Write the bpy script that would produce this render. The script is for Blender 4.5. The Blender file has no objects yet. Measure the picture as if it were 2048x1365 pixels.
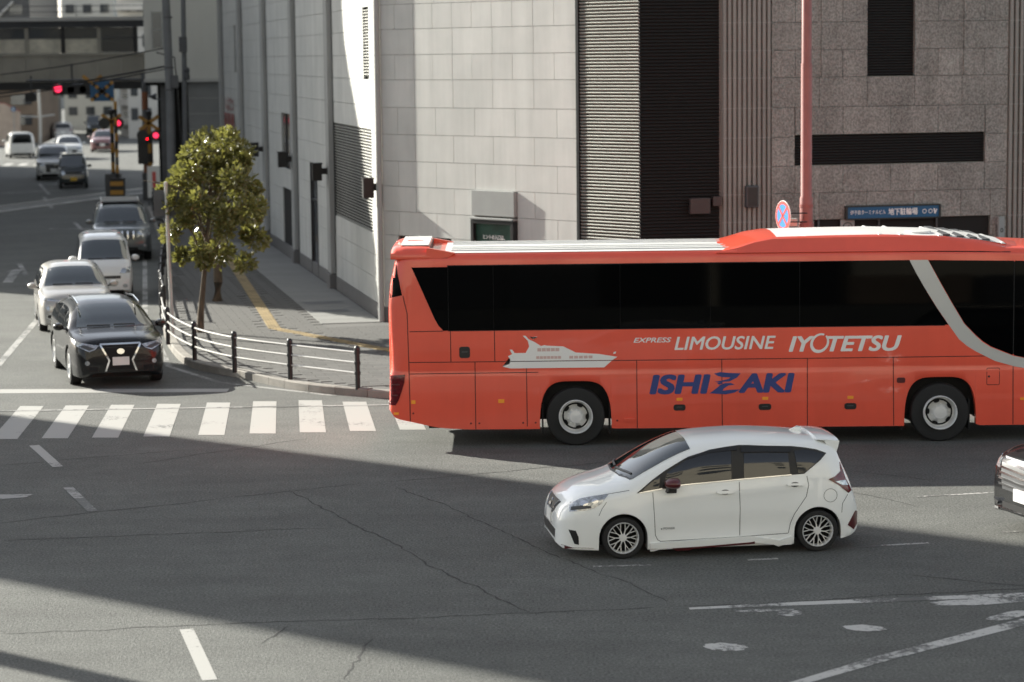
import bpy, bmesh, math, random
from mathutils import Vector, Matrix
from mathutils.bvhtree import BVHTree

# ------------------------------------------------------------------ camera, sky, sun, exposure
sc = bpy.context.scene
COL = sc.collection
EYE = Vector((0.0, 0.0, 6.5))
PITCH, ROLL = math.atan(572.5 / 4836.0), 0.0115
fwd = Vector((0, math.cos(PITCH), -math.sin(PITCH)))
r0 = Vector((1, 0, 0)); u0 = Vector((0, math.sin(PITCH), math.cos(PITCH)))
rgt = math.cos(ROLL) * r0 - math.sin(ROLL) * u0
upv = math.cos(ROLL) * u0 + math.sin(ROLL) * r0
cd = bpy.data.cameras.new('camera')
cam = bpy.data.objects.new('camera', cd); COL.objects.link(cam)
cam.matrix_world = Matrix(((rgt.x, upv.x, -fwd.x, EYE.x), (rgt.y, upv.y, -fwd.y, EYE.y), (rgt.z, upv.z, -fwd.z, EYE.z), (0, 0, 0, 1)))
cd.sensor_width = 36.0; cd.lens = 85.0; cd.clip_start = 0.5; cd.clip_end = 3000
cd.dof.use_dof = True; cd.dof.focus_distance = 35.5; cd.dof.aperture_fstop = 1.4
sc.camera = cam

SUN_EL = math.radians(25.0)
SUN_AZ = math.radians(38.5)                       # the light travels towards (+x, -y)
DOWN = Vector((math.cos(SUN_AZ), -math.sin(SUN_AZ), 0)); NRM = Vector((math.sin(SUN_AZ), math.cos(SUN_AZ), 0))
w = bpy.data.worlds.new('World'); sc.world = w; w.use_nodes = True
nt = w.node_tree; bg = nt.nodes['Background']
sky = nt.nodes.new('ShaderNodeTexSky'); sky.sky_type = 'NISHITA'; sky.sun_disc = False
sky.sun_elevation = SUN_EL; sky.sun_rotation = math.atan2(-DOWN.x, -DOWN.y); sky.dust_density = 1.0
hs = nt.nodes.new('ShaderNodeHueSaturation'); hs.inputs['Saturation'].default_value = 0.42
nt.links.new(sky.outputs[0], hs.inputs['Color']); nt.links.new(hs.outputs[0], bg.inputs['Color'])
bg.inputs['Strength'].default_value = 0.085
sd = bpy.data.lights.new('sun', 'SUN'); sd.energy = 5.0; sd.angle = math.radians(0.55); sd.color = (1.0, 0.965, 0.865)
sun = bpy.data.objects.new('sun', sd); COL.objects.link(sun)
sdir = Vector((DOWN.x * math.cos(SUN_EL), DOWN.y * math.cos(SUN_EL), -math.sin(SUN_EL)))
sun.rotation_euler = sdir.to_track_quat('-Z', 'Y').to_euler(); sun.location = (-40, 40, 40)
vs = sc.view_settings
vs.view_transform = 'Standard'; vs.look = 'None'; vs.exposure = 1.38; vs.gamma = 1.0; vs.use_curve_mapping = False
sc.render.engine = 'CYCLES'
random.seed(7)

# ------------------------------------------------------------------ mesh helpers
class MB:
    def __init__(s): s.v = []; s.f = []; s.m = []
    def add(s, vs, fs, mi=0):
        o = len(s.v); s.v += [tuple(p) for p in vs]; s.f += [tuple(i + o for i in q) for q in fs]; s.m += [mi] * len(fs); return s
    def box(s, c, d, rz=0.0, M=None, mi=0):
        hx, hy, hz = d[0] / 2, d[1] / 2, d[2] / 2
        R = M or Matrix.Rotation(rz, 3, 'Z'); c = Vector(c)
        vs = [c + R @ Vector((x * hx, y * hy, z * hz)) for z in (-1, 1) for x, y in ((-1, -1), (1, -1), (1, 1), (-1, 1))]
        return s.add(vs, [(3, 2, 1, 0), (4, 5, 6, 7), (0, 1, 5, 4), (1, 2, 6, 5), (2, 3, 7, 6), (3, 0, 4, 7)], mi)
    def b2(s, a, b, mi=0):
        return s.box([(a[i] + b[i]) / 2 for i in range(3)], [abs(b[i] - a[i]) for i in range(3)], mi=mi)
    def prism(s, poly, z0, z1, mi=0, f=None):
        # poly in 2D, extruded along third axis; f maps (a,b,h) to 3D
        f = f or (lambda a, b, h: (a, b, h)); n = len(poly)
        vs = [f(a, b, z0) for a, b in poly] + [f(a, b, z1) for a, b in poly]
        return s.add(vs, [tuple(range(n - 1, -1, -1)), tuple(range(n, 2 * n))] + [(i, (i + 1) % n, n + (i + 1) % n, n + i) for i in range(n)], mi)
    def tube(s, pts, r, n=8, mi=0, caps=True):
        pts = [Vector(p) for p in pts]; rs = r if isinstance(r, (list, tuple)) else [r] * len(pts); rings = []
        for i, p in enumerate(pts):
            t = (pts[min(i + 1, len(pts) - 1)] - pts[max(i - 1, 0)]).normalized()
            a = t.cross(Vector((0, 0, 1)))
            if a.length < 0.05: a = t.cross(Vector((1, 0, 0)))
            a.normalize(); b = t.cross(a)
            rings.append([p + (a * math.cos(6.28319 * k / n) + b * math.sin(6.28319 * k / n)) * rs[i] for k in range(n)])
        vs = [q for R in rings for q in R]; fs = []
        for i in range(len(pts) - 1):
            for k in range(n): fs.append((i * n + k, i * n + (k + 1) % n, (i + 1) * n + (k + 1) % n, (i + 1) * n + k))
        if caps: fs += [tuple(range(n - 1, -1, -1)), tuple(range((len(pts) - 1) * n, len(pts) * n))]
        return s.add(vs, fs, mi)
    def lathe(s, prof, n=24, axis='y', c=(0, 0, 0), mi=0, caps=True):
        # prof: (radius, height along axis)
        vs = []; c = Vector(c)
        for r, h in prof:
            for k in range(n):
                a = 6.2831853 * k / n; x, y = r * math.cos(a), r * math.sin(a)
                vs.append(c + Vector({'z': (x, y, h), 'y': (x, h, y), 'x': (h, x, y)}[axis]))
        m = len(prof)
        fs = [(i * n + k, i * n + (k + 1) % n, (i + 1) * n + (k + 1) % n, (i + 1) * n + k) for i in range(m - 1) for k in range(n)]
        if caps: fs += [tuple(range(n)), tuple(range((m - 1) * n, m * n))]
        return s.add(vs, fs, mi)
    def mesh(s, name, mats, smooth=False, angle=None):
        me = bpy.data.meshes.new(name); me.from_pydata(s.v, [], s.f)
        for m in (mats if isinstance(mats, (list, tuple)) else [mats]): me.materials.append(m)
        if max(s.m, default=0) > 0: me.polygons.foreach_set('material_index', s.m)
        bm = bmesh.new(); bm.from_mesh(me); bmesh.ops.recalc_face_normals(bm, faces=bm.faces); bm.to_mesh(me); bm.free()
        if smooth:
            me.polygons.foreach_set('use_smooth', [True] * len(me.polygons))
            if angle: me.set_sharp_from_angle(angle=math.radians(angle))
        me.update(); return me

def link(name, me, parent=None, loc=(0, 0, 0), rz=0.0, kind=None):
    o = bpy.data.objects.new(name, me); COL.objects.link(o); o.location = loc; o.rotation_euler = (0, 0, rz)
    if parent: o.parent = parent
    if kind: o['kind'] = kind
    return o
def obj(name, mb, mats, parent=None, smooth=False, angle=40, **k):
    return link(name, mb.mesh(name, mats, smooth, angle), parent, **k)
def tag(o, label, cat, group=None):
    o['label'] = label; o['category'] = cat
    if group: o['group'] = group
    return o
def thing(name, label, cat, loc=(0, 0, 0), rz=0.0, group=None):
    return tag(link(name, None, None, loc, rz), label, cat, group)
def bev(o, wd=0.01, seg=2):
    m = o.modifiers.new('bevel', 'BEVEL'); m.width = wd; m.segments = seg; m.limit_method = 'ANGLE'; m.angle_limit = math.radians(35); return o

# ------------------------------------------------------------------ materials
MATS = {}
def mat(name, col, rough=0.6, metal=0.0, var=0.0, scale=2.0, rnd=0.0, bump=0.0, bscale=60.0, coat=0.0, ior=1.5, emit=0.0, col2=None, stretch=None, speck=0.0, sscale=150.0, spec=0.5, streak=0.0, blot=0.0):
    m = bpy.data.materials.new(name); m.use_nodes = True; n = m.node_tree.nodes; L = m.node_tree.links
    p = n['Principled BSDF']; MATS[name] = m
    p.inputs['Base Color'].default_value = (*col, 1); p.inputs['Roughness'].default_value = rough; p.inputs['Metallic'].default_value = metal
    p.inputs['IOR'].default_value = ior; p.inputs['Coat Weight'].default_value = coat; p.inputs['Coat Roughness'].default_value = 0.04
    p.inputs['Specular IOR Level'].default_value = spec
    if emit: p.inputs['Emission Color'].default_value = (*col, 1); p.inputs['Emission Strength'].default_value = emit
    geo = n.new('ShaderNodeNewGeometry'); pos = geo.outputs['Position']
    if stretch:
        vm = n.new('ShaderNodeVectorMath'); vm.operation = 'MULTIPLY'; vm.inputs[1].default_value = stretch; L.new(pos, vm.inputs[0]); pos = vm.outputs[0]
    cur = None
    def mix(fac, a, b):
        x = n.new('ShaderNodeMix'); x.data_type = 'RGBA'; L.new(fac, x.inputs['Factor'])
        for i, q in ((6, a), (7, b)):
            if hasattr(q, 'is_output'): L.new(q, x.inputs[i])
            else: x.inputs[i].default_value = (*q, 1)
        return x.outputs[2]
    def noise(s, d=5.0, r=0.6):
        t = n.new('ShaderNodeTexNoise'); t.inputs['Scale'].default_value = s; t.inputs['Detail'].default_value = d; t.inputs['Roughness'].default_value = r; L.new(pos, t.inputs['Vector']); return t.outputs['Fac']
    def ramp(f, a, b):
        t = n.new('ShaderNodeMapRange'); t.inputs['From Min'].default_value = a; t.inputs['From Max'].default_value = b; L.new(f, t.inputs['Value']); return t.outputs[0]
    if var:
        lo = tuple(c * (1 - var) for c in col); hi = tuple(c * (1 + var) for c in (col2 or col))
        cur = mix(ramp(noise(scale), 0.3, 0.7), lo, hi)
    if speck:
        d = tuple(c * (1 - speck) for c in col); u = tuple(min(1, c * (1 + speck)) for c in col)
        sp = mix(ramp(noise(sscale, 2.0, 0.5), 0.35, 0.65), d, u)
        if cur is None: cur = sp
        else:
            x = n.new('ShaderNodeMix'); x.data_type = 'RGBA'; x.inputs['Factor'].default_value = 0.5; L.new(cur, x.inputs[6]); L.new(sp, x.inputs[7]); cur = x.outputs[2]
    for amt, st, sc_ in ((streak, (2.2, 2.2, .16), 1.0), (blot, (.22, .9, 1), 1.0), (blot * .7, (2.6, 2.6, 1), 1.0)):
        if not amt or cur is None: continue
        v2 = n.new('ShaderNodeVectorMath'); v2.operation = 'MULTIPLY'; v2.inputs[1].default_value = st; L.new(geo.outputs['Position'], v2.inputs[0])
        t2 = n.new('ShaderNodeTexNoise'); t2.inputs['Scale'].default_value = sc_; t2.inputs['Detail'].default_value = 6; t2.inputs['Roughness'].default_value = .65; L.new(v2.outputs[0], t2.inputs['Vector'])
        mr2 = n.new('ShaderNodeMapRange'); mr2.inputs['From Min'].default_value = .32; mr2.inputs['From Max'].default_value = .68; mr2.inputs['To Min'].default_value = 1 - amt; mr2.inputs['To Max'].default_value = 1 + amt * .5; L.new(t2.outputs['Fac'], mr2.inputs['Value'])
        h2 = n.new('ShaderNodeHueSaturation'); L.new(mr2.outputs[0], h2.inputs['Value']); L.new(cur, h2.inputs['Color']); cur = h2.outputs[0]
    if rnd:
        oi = n.new('ShaderNodeObjectInfo'); mr = n.new('ShaderNodeMapRange'); mr.inputs['To Min'].default_value = 1 - rnd; mr.inputs['To Max'].default_value = 1 + rnd; L.new(oi.outputs['Random'], mr.inputs['Value'])
        hv = n.new('ShaderNodeHueSaturation'); L.new(mr.outputs[0], hv.inputs['Value'])
        if cur is None: hv.inputs['Color'].default_value = (*col, 1)
        else: L.new(cur, hv.inputs['Color'])
        cur = hv.outputs[0]
    if cur is not None: L.new(cur, p.inputs['Base Color'])
    if bump:
        bn = n.new('ShaderNodeBump'); bn.inputs['Strength'].default_value = bump; bn.inputs['Distance'].default_value = 0.02
        L.new(noise(bscale, 4.0, 0.6), bn.inputs['Height']); L.new(bn.outputs[0], p.inputs['Normal'])
    m['_ext'] = 1
    return m

M_asph = mat('asphalt', (0.107, 0.110, 0.101), 0.86, var=0.26, scale=0.45, bump=1.0, bscale=45, speck=0.75, sscale=30, blot=0.17)
M_paver = mat('paver', (0.088, 0.086, 0.08), 0.85, var=0.15, scale=1.2, rnd=0.14, bump=0.2, bscale=80, speck=0.2)
M_pave = mat('pavement', (0.10, 0.098, 0.092), 0.9, var=0.18, scale=0.8, bump=0.2, speck=0.2)
M_bordr = mat('granite_border', (0.19, 0.19, 0.18), 0.8, var=0.12, scale=1.5, rnd=0.06, speck=0.15)
M_tact = mat('tactile_yellow', (0.25, 0.185, 0.085), 0.8, var=0.3, scale=3, rnd=0.1)
M_kerb = mat('kerb_concrete', (0.24, 0.225, 0.20), 0.9, var=0.35, scale=3, rnd=0.1, bump=0.3, speck=0.25)
M_stone = mat('pale_stone', (0.555, 0.56, 0.53), 0.72, var=0.12, scale=0.9, rnd=0.04, bump=0.08, bscale=120, speck=0.06, sscale=260, streak=0.10, col2=(0.575, 0.565, 0.535))
M_joint = mat('joint', (0.33, 0.33, 0.31), 0.9)
M_pil = mat('pilaster_stone', (0.36, 0.36, 0.345), 0.75, var=0.12, scale=1.2, stretch=(1, 1, .3))
M_plinth = mat('plinth_stone', (0.16, 0.155, 0.15), 0.6, var=0.15, scale=2, speck=0.2)
M_gran = mat('rough_granite', (0.268, 0.260, 0.238), 0.88, var=0.32, scale=1.3, rnd=0.07, bump=1.0, bscale=30, speck=0.62, sscale=26, streak=0.16, stretch=(1, 1, .8))
M_flute = mat('fluted_granite', (0.262, 0.254, 0.232), 0.85, var=0.2, scale=1.6, bump=0.3, bscale=80, speck=0.22, sscale=120, stretch=(1, 1, .25))
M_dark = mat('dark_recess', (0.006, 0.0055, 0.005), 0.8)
M_slat = mat('aluminium_slat', (0.42, 0.42, 0.38), 0.5, metal=0.3, var=0.08, scale=1)
M_dslat = mat('dark_slat', (0.010, 0.0092, 0.0085), 0.6)
M_black = mat('black_metal', (0.015, 0.015, 0.016), 0.4, var=0.2, scale=8)
M_dgrey = mat('dark_grey_metal', (0.06, 0.062, 0.066), 0.5, var=0.15, scale=4)
M_rail = mat('pale_rail', (0.50, 0.49, 0.46), 0.32, metal=0.35)
M_grey = mat('grey_panel', (0.30, 0.31, 0.30), 0.5, var=0.06, scale=2)
M_conc = mat('grey_concrete', (0.46, 0.46, 0.43), 0.85, var=0.15, scale=0.5, bump=0.1, speck=0.05, stretch=(1, 1, .4))
M_pole = mat('concrete_pole', (0.14, 0.145, 0.15), 0.8, var=0.12, scale=2)
M_red = mat('terracotta_paint', (0.25, 0.088, 0.076), 0.45, var=0.1, scale=3)
M_chrome = mat('chrome', (0.75, 0.75, 0.76), 0.08, metal=1.0)
M_alu = mat('wheel_silver', (0.80, 0.80, 0.78), 0.28, metal=0.25)
M_tyre = mat('tyre', (0.014, 0.014, 0.014), 0.8, bump=0.1)
M_under = mat('underbody', (0.008, 0.008, 0.008), 0.9)
M_glass = mat('dark_glass', (0.006, 0.007, 0.008), 0.03, ior=1.75)
M_bglass = mat('bus_glass', (0.0012, 0.0014, 0.0016), 0.04, ior=1.45, spec=0.09)
M_wglass = mat('windscreen_glass', (0.012, 0.02, 0.021), 0.03, ior=2.3)
M_lens = mat('lamp_lens', (0.38, 0.40, 0.42), 0.06, metal=0.55, coat=1.0, var=0.5, scale=25)
M_redl = mat('red_lens', (0.11, 0.003, 0.006), 0.12, coat=0.5, var=0.4, scale=20)
M_orng = mat('orange_lens', (0.95, 0.36, 0.04), 0.25)
M_plate = mat('number_plate', (0.70, 0.70, 0.67), 0.5)
M_yplate = mat('yellow_plate', (0.70, 0.42, 0.03), 0.5)
M_bus = mat('bus_orange', (0.80, 0.095, 0.050), 0.34, coat=0.7, var=0.06, scale=0.7, streak=0.05, bump=0.05, bscale=0.9)
M_buswh = mat('bus_roof_white', (0.70, 0.70, 0.68), 0.4, coat=0.3, var=0.06, scale=1.5)
M_bgrey = mat('bus_silver', (0.50, 0.50, 0.475), 0.35, coat=0.4)
M_vinyl = mat('white_vinyl', (0.80, 0.78, 0.75), 0.5)
M_vinpk = mat('pale_pink_vinyl', (0.62, 0.42, 0.38), 0.5)
M_blue = mat('blue_vinyl', (0.028, 0.05, 0.20), 0.45)
M_seam = mat('panel_seam', (0.02, 0.01, 0.008), 0.7)
M_white = mat('pearl_white_paint', (0.86, 0.88, 0.86), 0.3, coat=1.0)
M_wh2 = mat('white_paint', (0.66, 0.66, 0.64), 0.35, coat=0.8)
M_silv = mat('silver_paint', (0.40, 0.385, 0.36), 0.35, metal=0.35, coat=0.8)
M_blk = mat('black_paint', (0.004, 0.0045, 0.0055), 0.25, coat=0.45, spec=0.3)
M_dkgr = mat('dark_green_paint', (0.02, 0.028, 0.028), 0.25, coat=1.0)
M_pink = mat('dusty_rose_paint', (0.24, 0.12, 0.115), 0.3, metal=0.3, coat=0.9)
M_mred = mat('dark_red_trim', (0.085, 0.010, 0.012), 0.3, coat=0.5)
M_seal = mat('body_gap', (0.10, 0.10, 0.10), 0.8)
M_bark = mat('bark', (0.10, 0.075, 0.05), 0.9, var=0.35, scale=14, stretch=(1, 1, .25), bump=0.6, bscale=25)
M_leaf = mat('leaf', (0.085, 0.09, 0.034), 0.28, var=0.65, scale=6, col2=(0.16, 0.15, 0.055))
M_sign = mat('sign_blue', (0.008, 0.085, 0.20), 0.45)
M_sgnr = mat('sign_red', (0.55, 0.07, 0.06), 0.45)
M_sgnb = mat('sign_light_blue', (0.03, 0.22, 0.55), 0.45)
M_yel = mat('crossing_yellow', (0.40, 0.20, 0.025), 0.5)
M_bk2 = mat('crossing_black', (0.02, 0.018, 0.015), 0.6)
M_green = mat('green_screen', (0.02, 0.06, 0.042), 0.35, var=0.5, scale=3)
M_rlamp = mat('red_signal', (1.0, 0.035, 0.10), 0.4, emit=0.75)
M_beige = mat('beige_render', (0.46, 0.42, 0.34), 0.85, var=0.08, scale=0.4)
M_bwin = mat('window_glass', (0.05, 0.055, 0.06), 0.08, ior=1.8)
M_tan = mat('tan_panel', (0.36, 0.33, 0.27), 0.7, var=0.15, scale=0.6)
M_pale = mat('pale_wall', (0.55, 0.53, 0.49), 0.85, var=0.08, scale=0.4)
M_steel = mat('track_steel', (0.45, 0.44, 0.42), 0.35, metal=0.6)
M_brown = mat('brown_wall', (0.20, 0.15, 0.11), 0.85, var=0.2, scale=0.5)

def worn_paint(name, col, wear, scale):
    m = mat(name, col, 0.7); n = m.node_tree.nodes; L = m.node_tree.links; p = n['Principled BSDF']
    geo = n.new('ShaderNodeNewGeometry')
    a = n.new('ShaderNodeTexNoise'); a.inputs['Scale'].default_value = scale; a.inputs['Detail'].default_value = 9; a.inputs['Roughness'].default_value = 0.72
    b = n.new('ShaderNodeTexNoise'); b.inputs['Scale'].default_value = 0.9; b.inputs['Detail'].default_value = 3
    for t in (a, b): L.new(geo.outputs['Position'], t.inputs['Vector'])
    s = n.new('ShaderNodeMath'); s.operation = 'ADD'; L.new(a.outputs['Fac'], s.inputs[0]); L.new(b.outputs['Fac'], s.inputs[1])
    r = n.new('ShaderNodeMapRange'); r.inputs['From Min'].default_value = wear - 0.06; r.inputs['From Max'].default_value = wear + 0.06; L.new(s.outputs[0], r.inputs['Value'])
    x = n.new('ShaderNodeMix'); x.data_type = 'RGBA'; x.inputs[6].default_value = (0.10, 0.102, 0.095, 1); x.inputs[7].default_value = (*col, 1)
    L.new(r.outputs[0], x.inputs['Factor']); L.new(x.outputs[2], p.inputs['Base Color']); return m
M_mark = worn_paint('road_paint', (0.33, 0.326, 0.305), 0.80, 12)
M_mark2 = worn_paint('worn_road_paint', (0.46, 0.455, 0.43), 0.95, 13)
M_mark3 = worn_paint('faded_road_paint', (0.30, 0.295, 0.28), 0.97, 9)
M_mark4 = worn_paint('scuffed_road_paint', (0.42, 0.41, 0.39), 1.10, 17)

M_lant = mat('lantern_black', (0.005, 0.005, 0.0055), 0.5)

# leaf translucency
_n = M_leaf.node_tree.nodes; _l = M_leaf.node_tree.links; _p = _n['Principled BSDF']; _t = _n.new('ShaderNodeBsdfTranslucent'); _x = _n.new('ShaderNodeMixShader'); _x.inputs[0].default_value = 0.30
_t.inputs['Color'].default_value = (0.26, 0.26, 0.06, 1); _o = [q for q in _n if q.type == 'OUTPUT_MATERIAL'][0]
_l.new(_p.outputs[0], _x.inputs[1]); _l.new(_t.outputs[0], _x.inputs[2]); _l.new(_x.outputs[0], _o.inputs['Surface'])
M_dchr = mat('smoked_chrome', (0.22, 0.22, 0.225), 0.16, metal=1.0)
M_gmet = mat('grey_green_paint', (0.11, 0.125, 0.125), 0.3, metal=0.3, coat=0.9)
# M_shade_grey
# ------------------------------------------------------------------ ground, road markings, pavement
road = obj('road', MB().add([(-600, -200, 0), (600, -200, 0), (600, 1500, 0), (-600, 1500, 0)], [(0, 1, 2, 3)]), M_asph); road['kind'] = 'structure'
def flat(name, poly, m, z=0.004, parent=road, sub=0):
    return obj(name, MB().add([(x, y, z) for x, y in poly], [tuple(range(len(poly)))]), m, parent)
def strip(name, a, b, wd, m, z=0.004, parent=road):
    a = Vector(a); b = Vector(b); t = (b - a).normalized(); q = Vector((-t.y, t.x)) * wd / 2
    return flat(name, [a - q, b - q, b + q, a + q], m, z, parent)
ZB = [(-9.92, 41.35), (-9.03, 41.35), (-8.16, 41.36), (-7.29, 41.37), (-6.41, 41.43), (-5.47, 41.53), (-4.59, 41.63), (-3.72, 41.70), (-2.85, 41.78), (-1.98, 41.86)]
for i, (xb, yb) in enumerate(ZB):                                     # zebra crossing
    flat('crosswalk_stripe', [(xb, yb), (xb + .46, yb - .04), (xb + .46 - .29 - .012 * i, yb + 3.93 - (.35 if i > 7 else 0)), (xb - .28 - .012 * i, yb + 3.97 - (.35 if i > 7 else 0))], M_mark)
flat('crosswalk_edge_line', [(-12, 44.55), (-1.9, 44.85), (-1.9, 44.97), (-12, 44.67)], M_mark3, 0.008)
flat('stop_line', [(-14, 47.25), (-5.6, 46.95), (-5.6, 47.4), (-14, 47.95)], M_mark)
for a, b, wd, m in (((-8.14, 40.6), (-7.33, 38.4), .17, M_mark), ((-6.82, 36.5), (-6.10, 34.5), .15, M_mark3), ((-3.77, 27.15), (-3.22, 24.85), .16, M_mark)):
    strip('lane_dash', a, b, wd, m)
flat('lane_arrow', [(-7.9, 35.45), (-7.3, 35.7), (-7.25, 35.95), (-7.9, 35.95)], M_mark3)
for a, b in (((-10.7, 48.1), (-12.05, 61.5)), ((-12.9, 66.0), (-13.3, 68.2)), ((-14.8, 73.5), (-15.8, 77.5)), ((-16.4, 92.6), (-17.6, 97.4)), ((-20.3, 107), (-22.3, 115.6)), ((-22.5, 118), (-24.9, 128))):
    strip('lane_line', a, b, .16, M_mark3)
strip('kerb_line', (-3.4, 46.2), (-5.9, 48.35), .13, M_mark3); strip('kerb_line', (-5.9, 48.35), (-7.3, 51.0), .13, M_mark3)
strip('kerb_line', (-7.3, 51.0), (-9.3, 61.0), .14, M_mark3); strip('kerb_line', (-9.3, 61.0), (-12.6, 83), .14, M_mark3)
flat('lane_arrow', [(-15.0, 71.0), (-14.7, 71.0), (-15.2, 74.6), (-15.0, 74.6), (-15.5, 75.6), (-15.7, 74.6), (-15.5, 74.6)], M_mark3)
strip('stop_line', (-17.9, 93.6), (-16.0, 93.3), .35, M_mark3)
strip('stop_line', (-26.5, 118.6), (-20.4, 122.9), .45, M_mark3)
# lower right worn hatching
flat('edge_line', [(2.05, 27.84), (3.4, 28.0), (6.6, 28.38), (6.6, 28.58), (3.4, 28.18), (2.05, 27.94)], M_mark2)
flat('edge_line', [(2.7, 24.15), (4.0, 25.35), (6.0, 27.05), (6.6, 27.55), (6.6, 27.78), (5.85, 27.22), (3.9, 25.53), (2.55, 24.2)], M_mark2)
def blot(c, a, b, r, seed):
    rr = random.Random(seed); n = 26
    return [(c[0] + (1 + .28 * (rr.random() - .5)) * (a * math.cos(6.283 * k / n) * math.cos(r) - b * math.sin(6.283 * k / n) * math.sin(r)),
             c[1] + (1 + .28 * (rr.random() - .5)) * (a * math.cos(6.283 * k / n) * math.sin(r) + b * math.sin(6.283 * k / n) * math.cos(r))) for k in range(n)]
for c, a, b, r, sd_ in (((2.30, 26.02), .25, .17, -.3, 1), ((3.95, 26.83), .24, .14, -.3, 2), ((3.2, 27.6), .16, .13, .8, 3), ((2.95, 27.75), .35, .06, .1, 4), ((5.6, 28.1), .7, .16, .15, 5), ((5.7, 27.35), .35, .12, .7, 6)):
    flat('paint_patch', blot(c, a, b, r, sd_), M_mark2)
for a, b in (((4.55, 31.35), (5.5, 31.55)), ((1.0, 30.3), (1.75, 30.35)), ((3.0, 30.6), (3.4, 30.66)), ((5.9, 34.9), (7.2, 35.2)), ((6.6, 32.2), (7.4, 32.35))):
    strip('faded_line', a, b, .08, M_mark4)
M_crack = mat('crack_tar', (0.036, 0.036, 0.034), 0.9)
def crack(a, b, seed, wd=.028, amp=.15):
    rr = random.Random(seed); a = Vector(a); b = Vector(b); L = (b - a).length; n = max(6, int(L / .12)); t = (b - a) / L; q = Vector((-t.y, t.x)); o1 = o2 = 0.0; pts = []
    for i in range(n + 1):
        o1 += (rr.random() - .5) * amp * .35; o1 *= .985; p = a + t * L * i / n + q * (o1 + (rr.random() - .5) * .03); h = wd * (.35 + rr.random() * .9) / 2 * min(1, (i + .3) * .4, (n - i + .3) * .4)
        pts.append((p - q * h, p + q * h))
    mb = MB(); mb.add([(v.x, v.y, .003) for pr in pts for v in pr], [(2 * i, 2 * i + 2, 2 * i + 3, 2 * i + 1) for i in range(n)])
    obj('road_crack', mb, M_crack, road)
for i, (a, b) in enumerate((((-7.0, 32.43), (-2.5, 32.9)), ((-3.4, 36.1), (.17, 27.8)), ((-5.9, 27.0), (1.8, 28.0)), ((1.8, 28.0), (6.6, 28.75)), ((-1.75, 36.2), (.65, 30.75)), ((.65, 30.75), (1.9, 28.2)), ((-7.4, 33.6), (-2.2, 36.6)),
                            ((-2.2, 36.6), (1.5, 38.3)), ((-8.8, 38.4), (-5.5, 39.9)), ((-2.6, 27.3), (-2.9, 26.4)), ((-1.6, 26.6), (-1.9, 24.8)), ((4.9, 29.6), (6.6, 28.8)), ((4.4, 36.5), (5.9, 34.2)), ((-3.5, 41), (-6.2, 38.5)), ((3.9, 38.2), (6.5, 36.2)))):
    crack(a, b, i)
# pavement
KERB = [(12.5, 48.6), (4, 46.9), (-1.2, 45.85), (-2.0, 45.72), (-2.79, 45.99), (-4.17, 47.01), (-5.57, 48.98), (-6.83, 50.84), (-7.69, 53.99), (-8.44, 58.04), (-9.0, 61.5), (-10.41, 71.36), (-11.95, 82.66), (-15.8, 104.9)]
KZ = 0.15
DL = Vector((-.2066, 1.0, 0)).normalized(); C0 = Vector((-3.09, 58.03, 0)); DC = Vector((1, -1, 0)).normalized(); C1 = C0 + DC * 8.30; DR = Vector((1, .2066, 0)).normalized()
def catm(P, n):
    out = []; P = [Vector(p) for p in P]
    for i in range(len(P) - 1):
        a, b, c, d = P[max(i - 1, 0)], P[i], P[i + 1], P[min(i + 2, len(P) - 1)]
        for k in range(n):
            t = k / n; out.append(.5 * ((2 * b) + (c - a) * t + (2 * a - 5 * b + 4 * c - d) * t * t + (3 * b - a - 3 * c + d) * t ** 3))
    return out + [P[-1]]
KC = catm(KERB, 8)
KIN = []
for i, p in enumerate(KC):
    t = (KC[min(i + 1, len(KC) - 1)] - KC[max(i - 1, 0)]).normalized(); KIN.append(p + Vector((t.y, -t.x)) * .19)
back = [C0 + DL * 46 + Vector((.5, 0, 0)), C0 + Vector((.5, 0, 0)), C1 + Vector((0, .5, 0)), C1 + DR * 10 + Vector((0, .5, 0))]
poly = [(p.x, p.y) for p in KIN] + [(v.x, v.y) for v in back]
pav = obj('pavement', MB().prism(poly, -.05, KZ - .012), M_pave); pav['kind'] = 'structure'
def zramp(p):                                                          # the kerb drops to the road by the crossing
    d = (Vector((p.x, p.y)) - Vector((-1.6, 45.8))).length
    return KZ
acc = 0.0; seg = [0]
for i in range(1, len(KC)):
    acc += (KC[i] - KC[i - 1]).length
    if acc > .6: seg.append(i); acc = 0.0
for a, b in zip(seg[:-1], seg[1:]):
    idx = list(range(a, b + 1)); mb = MB(); n = len(idx); hh = KZ + .012
    if KC[a].x > -2.4: hh = KZ - .003
    sh = .012
    o = [KC[i].copy() for i in idx]; q = [KIN[i].copy() for i in idx]
    o[-1] += (o[-2] - o[-1]).normalized() * sh; q[-1] += (o[-2] - o[-1]).normalized() * sh
    vs = []
    for p, r in zip(o, q):
        m = p.lerp(r, .12); vs += [(p.x, p.y, -.02), (p.x, p.y, hh - .02), (m.x, m.y, hh), (r.x, r.y, hh), (r.x, r.y, -.02)]
    fs = []
    for i in range(n - 1):
        for k in range(4): fs.append((i * 5 + k, i * 5 + k + 1, i * 5 + 5 + k + 1, i * 5 + 5 + k))
    fs += [(0, 1, 2, 3, 4), tuple((n - 1) * 5 + k for k in range(5))]
    obj('kerb_stone', mb.add(vs, fs), M_kerb, pav, smooth=True, angle=30)
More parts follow.
